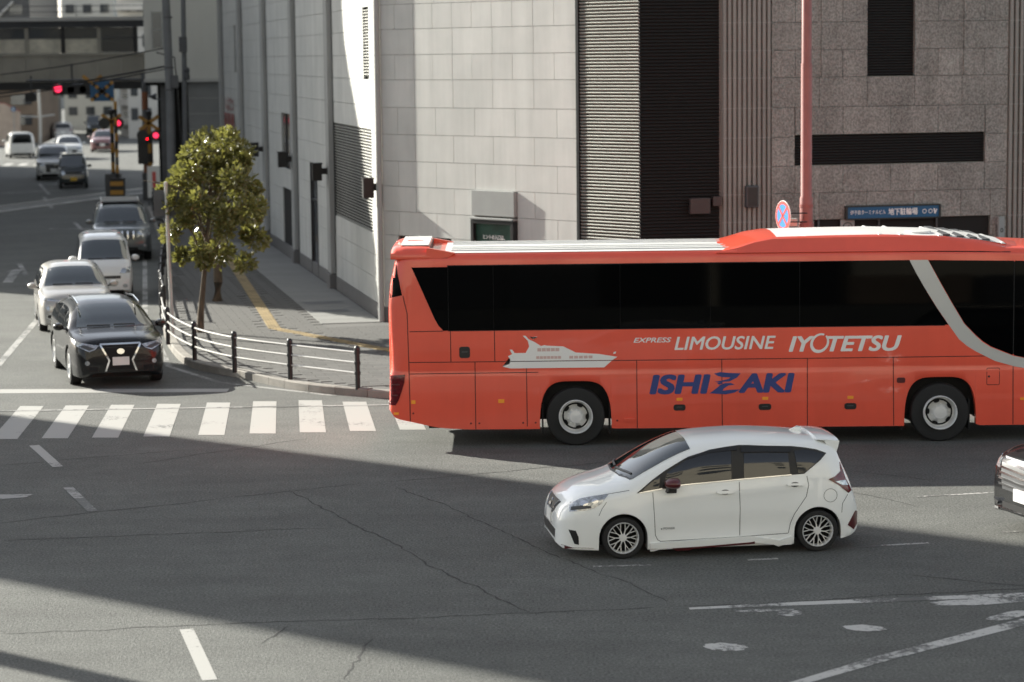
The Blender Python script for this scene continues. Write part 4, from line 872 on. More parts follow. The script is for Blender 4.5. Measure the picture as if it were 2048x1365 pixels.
npatch('tail_lamp', [(-1.44, .945), (-1.53, .985), (-1.60, 1.05), (-1.585, 1.17), (-1.63, 1.06), (-1.665, .95), (-1.72, .85), (-1.745, .79), (-1.705, .755), (-1.58, .86)], M_redl, off=.008, res=.04)
npatch('tail_lamp_clear', [(-1.53, .915), (-1.66, .93), (-1.70, .86), (-1.62, .865)], M_lens, off=.012, res=.04)
npatch('fog_recess', [(2.0, .405), (1.965, .32), (1.925, .215), (1.865, .20), (1.87, .30), (1.905, .385)], M_black, off=.004, res=.04)
npatch('front_spoiler', [(2.10, .155), (1.98, .128), (1.67, .112), (1.67, .148), (1.95, .166), (2.09, .215)], M_mred, off=.012, res=.06, back=.03)
npatch('side_skirt', [(.935, .105), (.935, .19), (.3, .215), (-.40, .232), (-.62, .20), (-.78, .165), (-.945, .215), (-.945, .112), (-.77, .105), (-.42, .16), (.3, .12)], M_white, off=.03, res=.06, back=.05)
npatch('side_skirt_stripe', [(.935, .095), (.935, .115), (.3, .128), (-.45, .165), (-.45, .14), (.3, .108)], M_mred, off=.034, res=.06, back=.05)
npatch('rear_stripe', [(-1.70, .33), (-1.80, .52), (-1.86, .50), (-1.85, .40), (-1.78, .27)], M_mred, off=.006, res=.05)
text('badge', 'e-POWER', .615, .80, .372, .40, .8625, M_dgrey, note, face=1)
# grille, plate, windscreen, wipers
patch('grille', NB, [(-.42, .70), (-.30, .57), (-.18, .52), (.18, .52), (.30, .57), (.42, .70), (.30, .71), (-.30, .71)], front, M_black, note, off=.006, res=.06)
patch('grille_chrome', NB, line_poly([(-.36, .70), (-.22, .56), (-.1, .53), (.1, .53), (.22, .56), (.36, .70)], .03), front, M_chrome, note, off=.014, res=.05)
patch('lower_intake', NB, [(-.5, .36), (-.45, .24), (.45, .24), (.5, .36)], front, M_black, note, off=.005, res=.08); patch('number_plate', NB, rect(-.165, .165, .40, .56), front, M_plate, note, off=.02, res=.2, back=.02)
patch('emblem', NB, ell(0, .63, .06, .055), front, M_chrome, note, off=.02, res=.05, back=.02)
def wsN(u, v): return Vector((nxf - (.83 + .92 * v) + 1.0, u, 1.03 + .45 * v + 2.0)), Vector((-1.0, 0, -2.0))
patch('windscreen', NB, [(-.70, .12), (-.45, .035), (0, .0), (.45, .035), (.70, .12), (.66, .5), (.60, .97), (.3, .995), (0, 1.0), (-.3, .995), (-.60, .97), (-.66, .5)], wsN, M_wglass, note, off=.008, res=.06)
patch('dashboard_line', NB, [(-.69, .10), (-.45, .02), (0, -.015), (.45, .02), (.69, .10), (.68, .14), (.45, .06), (0, .03), (-.45, .06), (-.68, .14)], wsN, M_black, note, off=.008, res=.1)
for q in ([(.60, .16), (.35, .10), (.05, .06)], [(-.05, .07), (-.35, .1), (-.5, .14)]): patch('wiper', NB, line_poly(q, .025), wsN, M_black, note, off=.022, res=.15, back=.02)
patch('red_stripe', NB, line_poly([(-.615, .2), (-.585, .92)], .03), wsN, M_mred, note, off=.008, res=.1)
patch('hatch_window', NB, [(-.52, 1.0), (.52, 1.0), (.46, 1.30), (-.46, 1.30)], rear, M_glass, note, off=.006, res=.1)
# roof spoiler, antenna fin, mirrors
sp = []
for x, z, hw_, th_ in ((-1.34, 1.472, .56, .012), (-1.46, 1.466, .57, .025), (-1.57, 1.456, .57, .03), (-1.635, 1.442, .55, .025), (-1.65, 1.43, .53, .012)): sp.append([(.0, z - th_), (hw_ - .02, z - th_ - .03), (hw_, z - .035), (hw_ - .03, z - .012), (hw_ * .6, z + .008), (0, z + .016)])
obj('roof_spoiler', Body(sp, [-1.34, -1.46, -1.57, -1.635, -1.65]).mb, M_white, note, smooth=True, angle=50)
for sg in (-1, 1): obj('spoiler_fin', MB().prism([(-1.44, 1.42), (-1.645, 1.415), (-1.63, 1.34), (-1.59, 1.22), (-1.55, 1.24)], sg * .55, sg * .575, f=lambda a, b, h: (a, h, b)), M_white, note)
obj('antenna_fin', MB().prism([(-1.10, 1.48), (-1.28, 1.465), (-1.25, 1.53), (-1.20, 1.53)], -.025, .025, f=lambda a, b, h: (a, h, b)), M_white, note); 
for sg in (1, -1):
    q = obj('mirror', MB().lathe([(.001, -.115), (.05, -.11), (.085, -.07), (.10, 0.0), (.095, .05), (.07, .075), (.001, .08)], 16, 'x'), M_mred, note, smooth=True, loc=(.645, sg * .95, .985)); q.rotation_euler = (0, math.pi, 0); q.scale = (1.0, 1.1, .72)
    bev(obj('mirror_base', MB().prism([(.60, .855), (.74, .855), (.70, .945), (.60, .945)], sg * .80, sg * .94, f=lambda a, b, h: (a, h, b)), M_black, note), .015)

# ------------------------------------------------------------------ queueing and distant traffic
def fr_basic(hw, gz, lz, pz, plate=M_plate, gw=.55, gm=None, extra=()):
    gm = gm or M_black
    return [('grille', rect(-hw * gw, hw * gw, gz[0], gz[1]), gm, .006), ('headlamp*', [(hw * .52, lz[0] + .02), (hw * .90, lz[0] + .03), (hw * .92, lz[1]), (hw * .60, lz[1] - .03)], M_lens, .008),
            ('number_plate', rect(-.165, .165, pz, pz + .165), plate, .02), ('lower_intake', rect(-hw * .6, hw * .6, .26, .36), M_black, .005)] + list(extra)
RX = dict(L=4.77, wb=2.74, fo=.95, hw=.94, r=.37, arch=.43, rr=.25, rim='five', tw=.235, win=.13, tum=.34, sq=1.6, paint=M_blk, zm=.65, ws=(1.22, 2.05), sw=(1.35, 4.2), swc=[2.15, 3.1], swt=.16, md=1.55, wsa=.76, wsb=.62,
          top=[(0, .68), (.02, .82), (.08, .93), (.22, 1.00), (.6, 1.05), (1.15, 1.10), (1.6, 1.33), (2.05, 1.51), (2.5, 1.57), (3.1, 1.58), (3.8, 1.54), (4.2, 1.46), (4.5, 1.20), (4.68, 1.02), (4.77, .7)],
          belt=[(0, .55), (.1, .80), (.6, .95), (1.3, 1.0), (2.5, 1.03), (3.8, 1.07), (4.3, 1.06), (4.6, .95), (4.77, .6)],
          wid=[(0, .70), (.05, .80), (.15, .89), (.35, .95), (.75, 1.0), (4.0, 1.0), (4.4, .96), (4.65, .88), (4.77, .76)], bot=[(0, .30), (.1, .22), (1, .24), (3.8, .24), (4.5, .28), (4.77, .36)],
          front=[('grille', [(-.36, .86), (-.20, .55), (-.30, .28), (.30, .28), (.20, .55), (.36, .86)], M_under, .006), ('grille_trim*', line_poly([(.40, .875), (.23, .56), (.33, .27)], .035), M_chrome, .014), ('grille_trim', line_poly([(-.40, .88), (.40, .88)], .03), M_chrome, .014),
                 ('headlamp*', [(.42, .86), (.50, .78), (.62, .74), (.86, .86), (.90, .94), (.70, .90)], M_lens, .009), ('headlamp_trim*', [(.50, .80), (.62, .765), (.8, .85), (.7, .87)], M_dgrey, .012), ('fog_lamp*', ell(.66, .52, .045, .045, 12), M_lens, .012), ('number_plate', rect(-.165, .165, .46, .625), M_plate, .022), ('emblem', ell(0, .735, .075, .055), M_chrome, .02), ('lower_intake*', [(.45, .35), (.75, .38), (.72, .46), (.45, .44)], M_under, .005)])
def heading(dx, dy): return math.atan2(dy, dx)
YR = heading(.235, -1)
t, B, xf, F = car('suv', 'black SUV with a chrome edged grille waiting first at the stop line', 'SUV', (-8.45, 49.95, 0), heading(.30, -1), RX, 'cars queueing at the crossing'); generic_trim(t, B, xf, RX, F)
for sg in (1, -1): obj('roof_rail', MB().tube([(-1.2, sg * .6, 1.56), (-.2, sg * .62, 1.60), (.6, sg * .62, 1.54)], .02, 6), M_chrome, t, smooth=True)
SIL = dict(L=4.15, wb=2.54, fo=.86, hw=.88, r=.32, arch=.38, rr=.215, tw=.205, tum=.32, sq=1.8, paint=M_silv, zm=.6, ws=(1.05, 1.75), sw=(1.15, 3.7), swc=[1.9, 2.8], swt=.15, md=1.35, wsa=.80, wsb=.66,
           top=[(0, .62), (.03, .78), (.1, .88), (.25, .95), (.6, 1.01), (1.0, 1.06), (1.4, 1.31), (1.75, 1.48), (2.2, 1.54), (3.0, 1.53), (3.6, 1.45), (3.9, 1.15), (4.08, .9), (4.15, .6)],
           belt=[(0, .5), (.1, .72), (.5, .86), (1.1, .94), (2.5, .98), (3.5, 1.02), (3.9, .9), (4.15, .5)], wid=[(0, .72), (.06, .84), (.2, .92), (.5, .98), (.9, 1.0), (3.3, 1.0), (3.8, .94), (4.15, .75)], bot=[(0, .26), (.1, .2), (1, .2), (3.6, .22), (4.15, .34)],
           front=fr_basic(.88, (.66, .74), (.76, .86), .46, extra=(('grille_trim', line_poly([(-.8, .80), (0, .76), (.8, .80)], .02), M_chrome, .012), ('fog_lamp*', ell(.62, .62, .09, .06), M_lens, .01), ('fog_lamp*', ell(.62, .42, .10, .075), M_chrome, .01), ('fog_trim*', ell(.62, .42, .06, .04), M_black, .014))))
t, B, xf, F = car('crossover', 'silver crossover directly behind the black SUV at the stop line', 'car', (-10.88, 59.6, 0), heading(.23, -1), SIL, 'cars queueing at the crossing'); generic_trim(t, B, xf, SIL, F)
VAN = dict(L=3.4, wb=2.45, fo=.42, hw=.74, r=.28, arch=.33, rr=.18, tw=.165, win=.09, tum=.13, sq=3.2, paint=M_wh2, zm=.6, ws=(.42, 1.0), sw=(.75, 3.3), swc=[1.45, 2.4], swt=.17, md=.75, wsa=.86, wsb=.78,
           top=[(0, .60), (.03, .80), (.10, .92), (.25, 1.02), (.45, 1.12), (.75, 1.40), (1.0, 1.61), (1.25, 1.69), (1.8, 1.73), (3.1, 1.72), (3.3, 1.66), (3.37, 1.3), (3.4, .6)],
           belt=[(0, .5), (.1, .8), (.4, .98), (1.0, 1.02), (3.2, 1.05), (3.4, .55)], wid=[(0, .84), (.04, .91), (.15, .96), (.4, 1.0), (3.1, 1.0), (3.3, .97), (3.4, .86)], bot=[(0, .28), (.1, .22), (1, .22), (3.0, .22), (3.4, .32)],
           front=fr_basic(.74, (.60, .68), (.72, .90), .42, extra=(('fog_lamp*', ell(.52, .40, .07, .05), M_lens, .01), ('lower_grille', rect(-.3, .3, .5, .56), M_black, .006))))
t, B, xf, F = car('small_van', 'boxy white van waiting third in the queue at the crossing', 'van', (-11.30, 66.8, 0), heading(.2, -1), VAN, 'cars queueing at the crossing'); generic_trim(t, B, xf, VAN, F)
PRA = dict(L=4.7, wb=2.79, fo=.87, hw=.94, r=.385, arch=.45, rr=.24, tw=.24, tum=.22, sq=3.0, paint=M_dkgr, zm=.7, ws=(1.25, 1.75), sw=(1.4, 4.5), swc=[2.2, 3.2], swt=.16, md=1.5, wsa=.82, wsb=.72,
           top=[(0, .75), (.03, .95), (.1, 1.05), (.3, 1.10), (1.2, 1.18), (1.5, 1.45), (1.75, 1.66), (2.1, 1.76), (3.2, 1.80), (4.3, 1.77), (4.55, 1.6), (4.65, 1.1), (4.7, .7)],
           belt=[(0, .6), (.1, .9), (.5, 1.06), (1.4, 1.11), (4.3, 1.14), (4.6, .9), (4.7, .6)], wid=[(0, .8), (.06, .88), (.2, .95), (.6, 1.0), (4.3, 1.0), (4.55, .95), (4.7, .84)], bot=[(0, .36), (.1, .30), (1, .3), (4, .3), (4.7, .4)],
           front=[('grille', rect(-.42, .42, .72, .98), M_dgrey, .006)] + [('grille_bar', rect(-.36 + .18 * k - .02, -.36 + .18 * k + .02, .72, .98), M_chrome, .014) for k in range(5)] + [('headlamp*', [(.48, .78), (.86, .80), (.88, 1.0), (.5, .98)], M_lens, .009), ('fog_lamp*', ell(.7, .52, .06, .05), M_lens, .01), ('number_plate', rect(-.165, .165, .5, .665), M_plate, .02), ('lower_intake', rect(-.5, .5, .38, .46), M_under, .005)])
t, B, xf, F = car('suv', 'grey SUV with a roof rack, fourth in the queue beside the tree', 'SUV', (-12.95, 80.2, 0), heading(.18, -1), dict(PRA, paint=M_gmet), 'cars queueing at the crossing'); generic_trim(t, B, xf, dict(PRA, paint=M_gmet), F)
rk = MB()
for sg in (1, -1): rk.tube([(-1.6, sg * .62, 1.88), (.3, sg * .6, 1.86)], .022, 6)
for x in (-1.5, -.9, -.3, .25): rk.tube([(x, -.62, 1.88), (x, .62, 1.88)], .02, 6)
obj('roof_rack', rk, M_rail, t, smooth=True); obj('roof_rack_tray', MB().b2((-1.4, -.6, 1.80), (.2, .6, 1.83)), M_dgrey, t)
KEI = dict(VAN, paint=M_dkgr, L=3.4, hw=.735, top=[(0, .62), (.03, .85), (.10, .98), (.3, 1.04), (.75, 1.09), (1.0, 1.40), (1.2, 1.62), (1.5, 1.70), (3.1, 1.70), (3.3, 1.6), (3.4, .7)], belt=[(0, .55), (.1, .88), (.5, 1.0), (1.0, 1.03), (3.2, 1.05), (3.4, .6)], ws=(.78, 1.2), sw=(.95, 3.2), wipers=0,
           front=[('grille', rect(-.38, .38, .72, .86), M_black, .006), ('headlamp*', ell(.54, .80, .11, .11), M_lens, .009), ('number_plate', rect(-.165, .165, .40, .565), M_yplate, .02), ('lower_intake', rect(-.5, .5, .28, .36), M_under, .005)])
t, B, xf, F = car('small_car', 'boxy dark small car with a yellow plate waiting beyond the rail crossing', 'car', (-22.5, 124.6, 0), heading(.2, -1), KEI, 'cars beyond the rail crossing'); generic_trim(t, B, xf, KEI, F)
obj('roof_panel', MB().b2((-1.5, -.6, 1.69), (.3, .6, 1.72)), M_wh2, t)
ALP = dict(PRA, paint=M_wh2, hw=.925, r=.34, arch=.40, rr=.23, tum=.16, wipers=0, top=[(0, .7), (.03, .9), (.1, 1.0), (.35, 1.08), (.8, 1.17), (1.2, 1.5), (1.6, 1.78), (2.0, 1.88), (4.2, 1.87), (4.5, 1.75), (4.65, 1.2), (4.7, .7)], ws=(.85, 1.6), sw=(1.1, 4.4),
           front=[('grille', [(-.45, .90), (-.40, .45), (.40, .45), (.45, .90)], M_black, .006), ('headlamp*', [(.50, .82), (.88, .86), (.88, .99), (.52, .92)], M_lens, .009), ('number_plate', rect(-.165, .165, .48, .645), M_plate, .02), ('fog_trim*', [(.55, .40), (.82, .42), (.84, .60), (.6, .5)], M_chrome, .01)])
t, B, xf, F = car('minivan', 'white minivan with a black grille beside the dark small car', 'van', (-25.2, 133.6, 0), heading(.2, -1), ALP, 'cars beyond the rail crossing'); generic_trim(t, B, xf, ALP, F)
SED = dict(SIL, wipers=0, front=fr_basic(.88, (.45, .66), (.70, .84), .46, extra=()))
def small(name, label, cat, x, y, hd, S, paint, **k):
    S = dict(S, paint=paint); S.update(k); t, B, xf, F = car(name, label, cat, (x, y, 0), hd, S, 'cars beyond the rail crossing'); generic_trim(t, B, xf, S, F); return t, B
HD = heading(.2, -1)
small('car', 'white car half hidden behind the white minivan', 'car', -29.2, 160.5, HD, SED, M_wh2)
t, B = small('car', 'pale car driving away up the curving road beyond the crossing', 'car', -36.4, 197.5, heading(-.2, 1), SED, M_silv)
patch('rear_window', B, [(-.6, 1.05), (.6, 1.05), (.5, 1.36), (-.5, 1.36)], rear, M_glass, t); patch('rear_plate', B, rect(-.17, .17, .62, .78), rear, M_plate, t, off=.012)
for a in (1, -1): patch('tail_lamp', B, rect(*sorted((a * .55, a * .75)), .8, .95), rear, M_redl, t)
t, B = small('van', 'white van driving away at the left edge beyond the crossing', 'van', -33.1, 163.8, heading(-.3, 1), VAN, M_wh2, hw=.86, L=3.4)
patch('rear_window', B, [(-.68, 1.0), (.68, 1.0), (.6, 1.62), (-.6, 1.62)], rear, M_glass, t); patch('rear_plate', B, rect(-.17, .17, .52, .68), rear, M_plate, t, off=.012)
small('car', 'dusty rose car with a bright glint standing by the striped barrier', 'car', -28.9, 172.9, heading(.1, -1), SED, M_pink)
t, B = small('van', 'dark van with a yellow plate far up the road', 'van', -36.0, 210.5, heading(.2, -1), KEI, M_dkgr); obj('roof_panel', MB().b2((-1.5, -.6, 1.69), (.3, .6, 1.72)), M_wh2, t)
small('van', 'small white van far up the road behind the dark van', 'van', -42.6, 246, heading(.2, -1), VAN, M_wh2)
small('car', 'dark car farthest up the road under the bridge', 'car', -48.1, 271, heading(.2, -1), SED, M_blk)
VEL = dict(ALP, paint=M_blk, bot=[(0, .24), (.1, .20), (1, .24), (4, .3), (4.7, .4)], front=[('grille', [(-.62, .98), (-.50, .55), (.50, .55), (.62, .98)], M_dgrey, .006)] + [('grille_bar', line_poly([(-.60, .92 - .075 * k), (0, .90 - .075 * k), (.60, .92 - .075 * k)], .030), M_dchr, .016) for k in range(5)] + [('headlamp*', [(.60, .80), (.90, .82), (.90, .98), (.64, .95)], M_lens, .009), ('headlamp_trim*', line_poly([(.60, .81), (.90, .83)], .03), M_dchr, .016), ('number_plate', rect(-.165, .165, .44, .605), M_plate, .03), ('fog_trim*', line_poly([(.62, .34), (.85, .40), (.88, .60)], .04), M_dchr, .012), ('lower_trim', line_poly([(-.7, .27), (.7, .27)], .035), M_chrome, .012), ('lower_intake', rect(-.5, .5, .30, .38), M_under, .005)], wipers=1)
yv = heading(-.95, -.30); vx = Vector((8.98, 32.7))
t, B, xf, F = car('minivan', 'black minivan with a chrome grille entering at the right edge', 'van', (vx.x, vx.y, 0), yv, VEL); generic_trim(t, B, xf, VEL, F)
# ------------------------------------------------------------------ street trees
def tree(label, x, y, h, crown, seed, n_leaf, trunk_r=.10, lean=(0, 0)):
    rr = random.Random(seed); t = thing('street_tree', label, 'tree', (x, y, KZ)); mb = MB(); cz0, cz1, cr = crown
    fork = Vector((lean[0] * .4, lean[1] * .4, cz0 + .1)); pts = [Vector((0, 0, -.02)), Vector((.03, .02, .5)), Vector((lean[0] * .2, .03, cz0 * .6)), fork]
    mb.tube(pts, [trunk_r * 1.25, trunk_r, trunk_r * .85, trunk_r * .72], 10); tips = []
    for i in range(9):
        a = i * 2.4 + rr.random() * .6; el = .35 + rr.random() * .75; ln = cr * (.75 + .35 * rr.random()); d = Vector((math.cos(a) * math.cos(el), math.sin(a) * math.cos(el), math.sin(el)))
        s0 = fork + Vector((0, 0, (cz1 - cz0) * .45 * rr.random() * (i > 3))); e = s0 + d * ln; m = s0.lerp(e, .5) + Vector((0, 0, .08)); mb.tube([s0 - Vector((0, 0, .2)), m, e], [trunk_r * .5, trunk_r * .3, trunk_r * .12], 6); tips += [e, m]
        for k in range(3):
            f = m.lerp(e, rr.random()); g = f + Vector((rr.uniform(-1, 1), rr.uniform(-1, 1), rr.uniform(-.2, .8))).normalized() * cr * .45; mb.tube([f, g], [trunk_r * .18, trunk_r * .07], 5); tips.append(g)
    mb.tube([fork, fork + Vector((lean[0] * .3, 0, (cz1 - cz0) * .5)), Vector((lean[0], lean[1], cz1 - .35))], [trunk_r * .6, trunk_r * .4, trunk_r * .12], 7)
    obj('trunk', mb, M_bark, t, smooth=True)
    # leaf clumps through the crown volume
    cl = []; H_ = cz1 - cz0
    while len(cl) < 52:
        u = rr.random(); z = cz0 + H_ * u; rad = cr * (.42 + .63 * min(1, (1 - u) * 1.9) if u > .12 else .8); a = rr.random() * 6.283; q = rad * (rr.random() ** .45) * rr.uniform(.85, 1.15)
        cl.append((Vector((lean[0] * min(1, u * 2 + .3) + math.cos(a) * q, lean[1] * u + math.sin(a) * q, z)), .15 + .17 * rr.random()))
    vs = []; fs = []
    for i in range(n_leaf):
        c, s_ = cl[i % len(cl)]; d = Vector((rr.gauss(0, 1), rr.gauss(0, 1), rr.gauss(0, .8))); d.normalize(); p = c + d * s_ * (rr.random() ** .5) * Vector((1, 1, .75)).length / 1.6
        ax = (d + Vector((rr.uniform(-.8, .8), rr.uniform(-.8, .8), rr.uniform(-.3, .7)))).normalized(); q = ax.cross(Vector((rr.uniform(-1, 1), rr.uniform(-1, 1), rr.uniform(-1, 1)))).normalized(); nn = ax.cross(q); ln = rr.uniform(.09, .165); wd = ln * .27; o = len(vs)
        vs += [p, p + ax * ln * .35 + q * wd, p + ax * ln * .75 + q * wd * .8 - nn * .006, p + ax * ln - nn * .016, p + ax * ln * .75 - q * wd * .8 - nn * .006, p + ax * ln * .35 - q * wd]
        fs += [(o, o + 1, o + 2, o + 3), (o, o + 3, o + 4, o + 5)]
    obj('crown', MB().add(vs, fs), M_leaf, t)
    return t
tree('bushy street tree with glossy yellow green leaves beside the curved railing', -7.28, 56.1, 5, (1.62, 4.62, 1.22), 3, 10000, .075, (.42, .1))
tree('second darker street tree just behind the bushy one on the pavement', -7.75, 63.4, 5.6, (2.2, 4.35, .95), 9, 5000, .12, (.1, .1))

# ------------------------------------------------------------------ corner railing, far fence, poles
PO = [(-2.98, 46.15), (-4.40, 47.5), (-5.66, 48.9), (-6.72, 50.8), (-7.72, 53.9), (-8.35, 57.4), (-8.7, 59.3)]
t = thing('corner_railing', 'curved three rail barrier with black posts around the pavement corner', 'railing', (-5.66, 48.9, KZ)); O = Vector((-5.66, 48.9, KZ))
pm = MB().lathe([(.05, -.02), (.05, .74), (.058, .745), (.058, .78), (.045, .815), (.02, .83), (.001, .833)], 14, 'z').mesh('post', M_black, True, 40)
for x, y in PO[:6]: link('post', pm, t, Vector((x, y, KZ)) - O)
RC = catm([(a, b) for a, b in PO[:6]], 8)
for z in (.30, .50, .70):
    mb = MB().tube([(p.x - O.x, p.y - O.y, z) for p in RC], .021, 8); obj('rail', mb, M_rail, t, smooth=True)
    for x, y in PO[:6]: obj('rail_clamp', MB().lathe([(.062, z - .03), (.062, z + .03)], 12, 'z', (x - O.x, y - O.y, 0)), M_black, t, smooth=True)
FP = [(-8.65, 59.2), (-9.0, 61.3), (-9.35, 63.5), (-9.7, 66), (-10.05, 68.5), (-10.4, 71.2), (-10.75, 74), (-11.1, 76.8), (-11.45, 79.5), (-11.85, 82.3), (-12.4, 85.5), (-12.95, 88.8), (-13.5, 92), (-14.05, 95.2), (-14.6, 98.4), (-15.1, 101.5), (-15.5, 104.4)]
t = thing('kerbside_fence', 'long black kerbside fence running back beside the queue of cars', 'fence', (FP[0][0] + .1, FP[0][1], KZ)); O = Vector((FP[0][0] + .1, FP[0][1], KZ))
for x, y in FP: link('post', pm, t, Vector((x + .1, y, KZ)) - O)
for z in (.22, .42, .60, .76): obj('rail', MB().tube([(x + .1 - O.x, y - O.y, z) for x, y in FP], .024, 6), M_black, t, smooth=True)
t = thing('sign_post', 'slim white post rising into the tree beside the railing', 'post', (-7.85, 55.6, KZ)); obj('shaft', MB().tube([(0, 0, 0), (-.03, 0, 1.6), (-.06, 0, 3.5)], .045, 12), M_rail, t, smooth=True); obj('cap', MB().lathe([(.05, 3.49), (.05, 3.53), (.001, 3.55)], 12, 'z', (-.06, 0, 0)), M_rail, t)
obj('sign_plate', MB().b2((-.36, .05, 2.75), (.24, .065, 3.35)), M_dgrey, t)
t = thing('street_lamp', 'tall terracotta lamp post behind the coach roof', 'lamp post', (5.79, 47.3, KZ)); bev(obj('base', MB().lathe([(.20, -.02), (.20, .3), (.145, .36), (.145, 2.6)], 20, 'z'), M_red, t, smooth=True), .004)
obj('shaft', MB().lathe([(.145, 2.6), (.145, 3.0), (.128, 3.02), (.128, 3.5), (.11, 3.54), (.11, 6.1), (.098, 6.14), (.098, 9), (.07, 9.05), (.07, 12)], 24, 'z'), M_red, t, smooth=True, angle=35)
for z in (3.02, 3.35): obj('collar', MB().lathe([(.137, z - .03), (.137, z + .03)], 20, 'z'), M_red, t, smooth=True)
obj('lamp_arm', MB().tube([(0, 0, 11.9), (0, -.8, 12.3), (0, -1.8, 12.4)], .05, 8), M_red, t, smooth=True); obj('lamp_head', MB().b2((-.15, -2.4, 12.34), (.15, -1.7, 12.46)), M_dgrey, t)
t = thing('no_stopping_sign', 'round red and blue no stopping sign on the terracotta post', 'road sign', (5.30, 46.95, 3.33), math.radians(-68))
obj('disc', MB().lathe([(.30, -.008), (.30, .008)], 40, 'y'), M_vinyl, t); obj('rim_band', MB().lathe([(.288, -.009), (.288, -.013), (.225, -.013), (.225, -.009), (.288, -.009)], 40, 'y', caps=False), M_sgnr, t); obj('blue_field', MB().lathe([(.225, -.009), (.225, -.012), (.001, -.012)], 32, 'y'), M_sgnb, t)
for sg in (1, -1): obj('cross_bar', MB().box((0, -.0135, 0), (.46, .004, .052), M=Matrix.Rotation(sg * math.pi / 4, 3, 'Y')), M_sgnr, t)
obj('bracket', MB().tube([(0, .02, .05), (.2, .42, .05)], .014, 6).tube([(0, .02, -.12), (.2, .42, -.12)], .014, 6), M_black, t)
t = thing('camera_box', 'small pale camera box strapped to the terracotta post', 'camera', (5.48, 47.22, 3.2)); bev(obj('housing', MB().b2((-.10, -.09, -.09), (.12, .09, .06)), M_rail, t), .01); obj('lens_hood', MB().lathe([(.06, -.17), (.06, -.09), (.04, -.09), (.001, -.11)], 12, 'x', (0, 0, -.02)), M_black, t)
t = thing('utility_pole', 'thick grey concrete utility pole rising behind the tree', 'utility pole', (-12.4, 88, KZ)); obj('shaft', MB().tube([(.1, 0, 0), (.12, 0, 5), (.0, 0, 13)], [.17, .155, .13], 16), M_pole, t, smooth=True)
for z in (5.2, 6.0, 7.8): obj('band', MB().lathe([(.175, z), (.175, z + .06)], 14, 'z', (.11, 0, 0)), M_dgrey, t)
obj('meter_box', MB().b2((.2, -.25, 5.3), (.45, -.05, 5.75)), M_dgrey, t); obj('conduit', MB().tube([(.25, -.1, 0), (.26, -.1, 5.3)], .03, 6), M_dgrey, t); obj('speaker_horn', MB().lathe([(.03, 0), (.05, .1), (.13, .28)], 12, 'x', (-.65, -.1, 5.0)), M_black, t); obj('horn_arm', MB().tube([(.1, 0, 4.9), (-.45, -.1, 4.9), (-.6, -.1, 5.0)], .025, 6), M_dgrey, t)
t = thing('utility_pole', 'thin grey cable pole between the thick utility pole and the stone building', 'utility pole', (-12.95, 96, KZ)); obj('shaft', MB().tube([(.05, 0, 0), (.15, 0, 6), (.2, 0, 12)], [.11, .10, .09], 12), M_pole, t, smooth=True)
obj('drop_cable', MB().tube([(.1, -.15, 0), (-.15, -.2, 5.6), (-.2, -.2, 6.4), (-.9, -.3, 6.6)], .03, 6), M_black, t); obj('cable_box', MB().b2((-.0, -.3, 6.6), (.3, -.1, 7.2)), M_dgrey, t); obj('insulator', MB().lathe([(.1, 5.5), (.13, 5.6), (.1, 5.8), (.13, 5.9), (.08, 6.0)], 10, 'z', (.25, -.1, 0)), M_dgrey, t)
for i, (a, b, lb) in enumerate((((-12.3, 88, 6.9), (-32, 108, 5.8), 'upper sagging black cable across the bridge front'), ((-12.3, 88, 6.25), (-32, 108, 4.95), 'thick lower black cable under the bridge windows'), ((-12.3, 88, 6.15), (-32, 108, 4.75), 'lowest thin black cable above the rail crossing'))):
    A, B_ = Vector(a), Vector(b); pts = [A.lerp(B_, k / 12) - Vector((0, 0, .55 * math.sin(math.pi * k / 12))) for k in range(13)]
    tag(obj('overhead_cable', MB().tube([p - A for p in pts], .035 if i == 1 else .022, 6), M_black, None, smooth=True, loc=A), lb, 'cable', 'overhead cables')

# ------------------------------------------------------------------ rail crossing
tr = MB()
for q, (a, b) in enumerate((((-23.5, 103.2), (-14.5, 130.5)), )): pass
for k, (a, b) in enumerate((((-26, 102.2), (-12, 135)),)): pass
def rail_line(a, b): 
    o = tag(obj('track_rail', MB().b2((0, -.05, -.02), ((Vector(b) - Vector(a)).length, .05, .02)), M_steel, None, loc=(a[0], a[1], .012), rz=math.atan2(b[1] - a[1], b[0] - a[0])), 'x', 'rail', 'rails of the level crossing'); return o
ra_, rb_ = rail_line((-30, 79), (-10, 143)), rail_line((-31.0, 82.6), (-11.0, 146.6))
ra_['label'] = 'nearer bright steel rail crossing the road'; rb_['label'] = 'farther bright steel rail crossing the road'
flat('crossing_plate', [(-30.3, 78.0), (-9.7, 143.9), (-10.1, 145.1), (-30.6, 79.2)], M_mark3, .006); flat('crossing_plate', [(-30.6, 80.0), (-10.3, 145.0), (-10.8, 146.1), (-31.0, 81.6)], M_bordr, .005)
def stripes(mb, r, z0, z1, n, c=(0, 0)):
    for k in range(n): mb.lathe([(r, z0 + (z1 - z0) * k / n), (r, z0 + (z1 - z0) * (k + 1) / n)], 12, 'z', (c[0], c[1], 0), mi=k % 2)
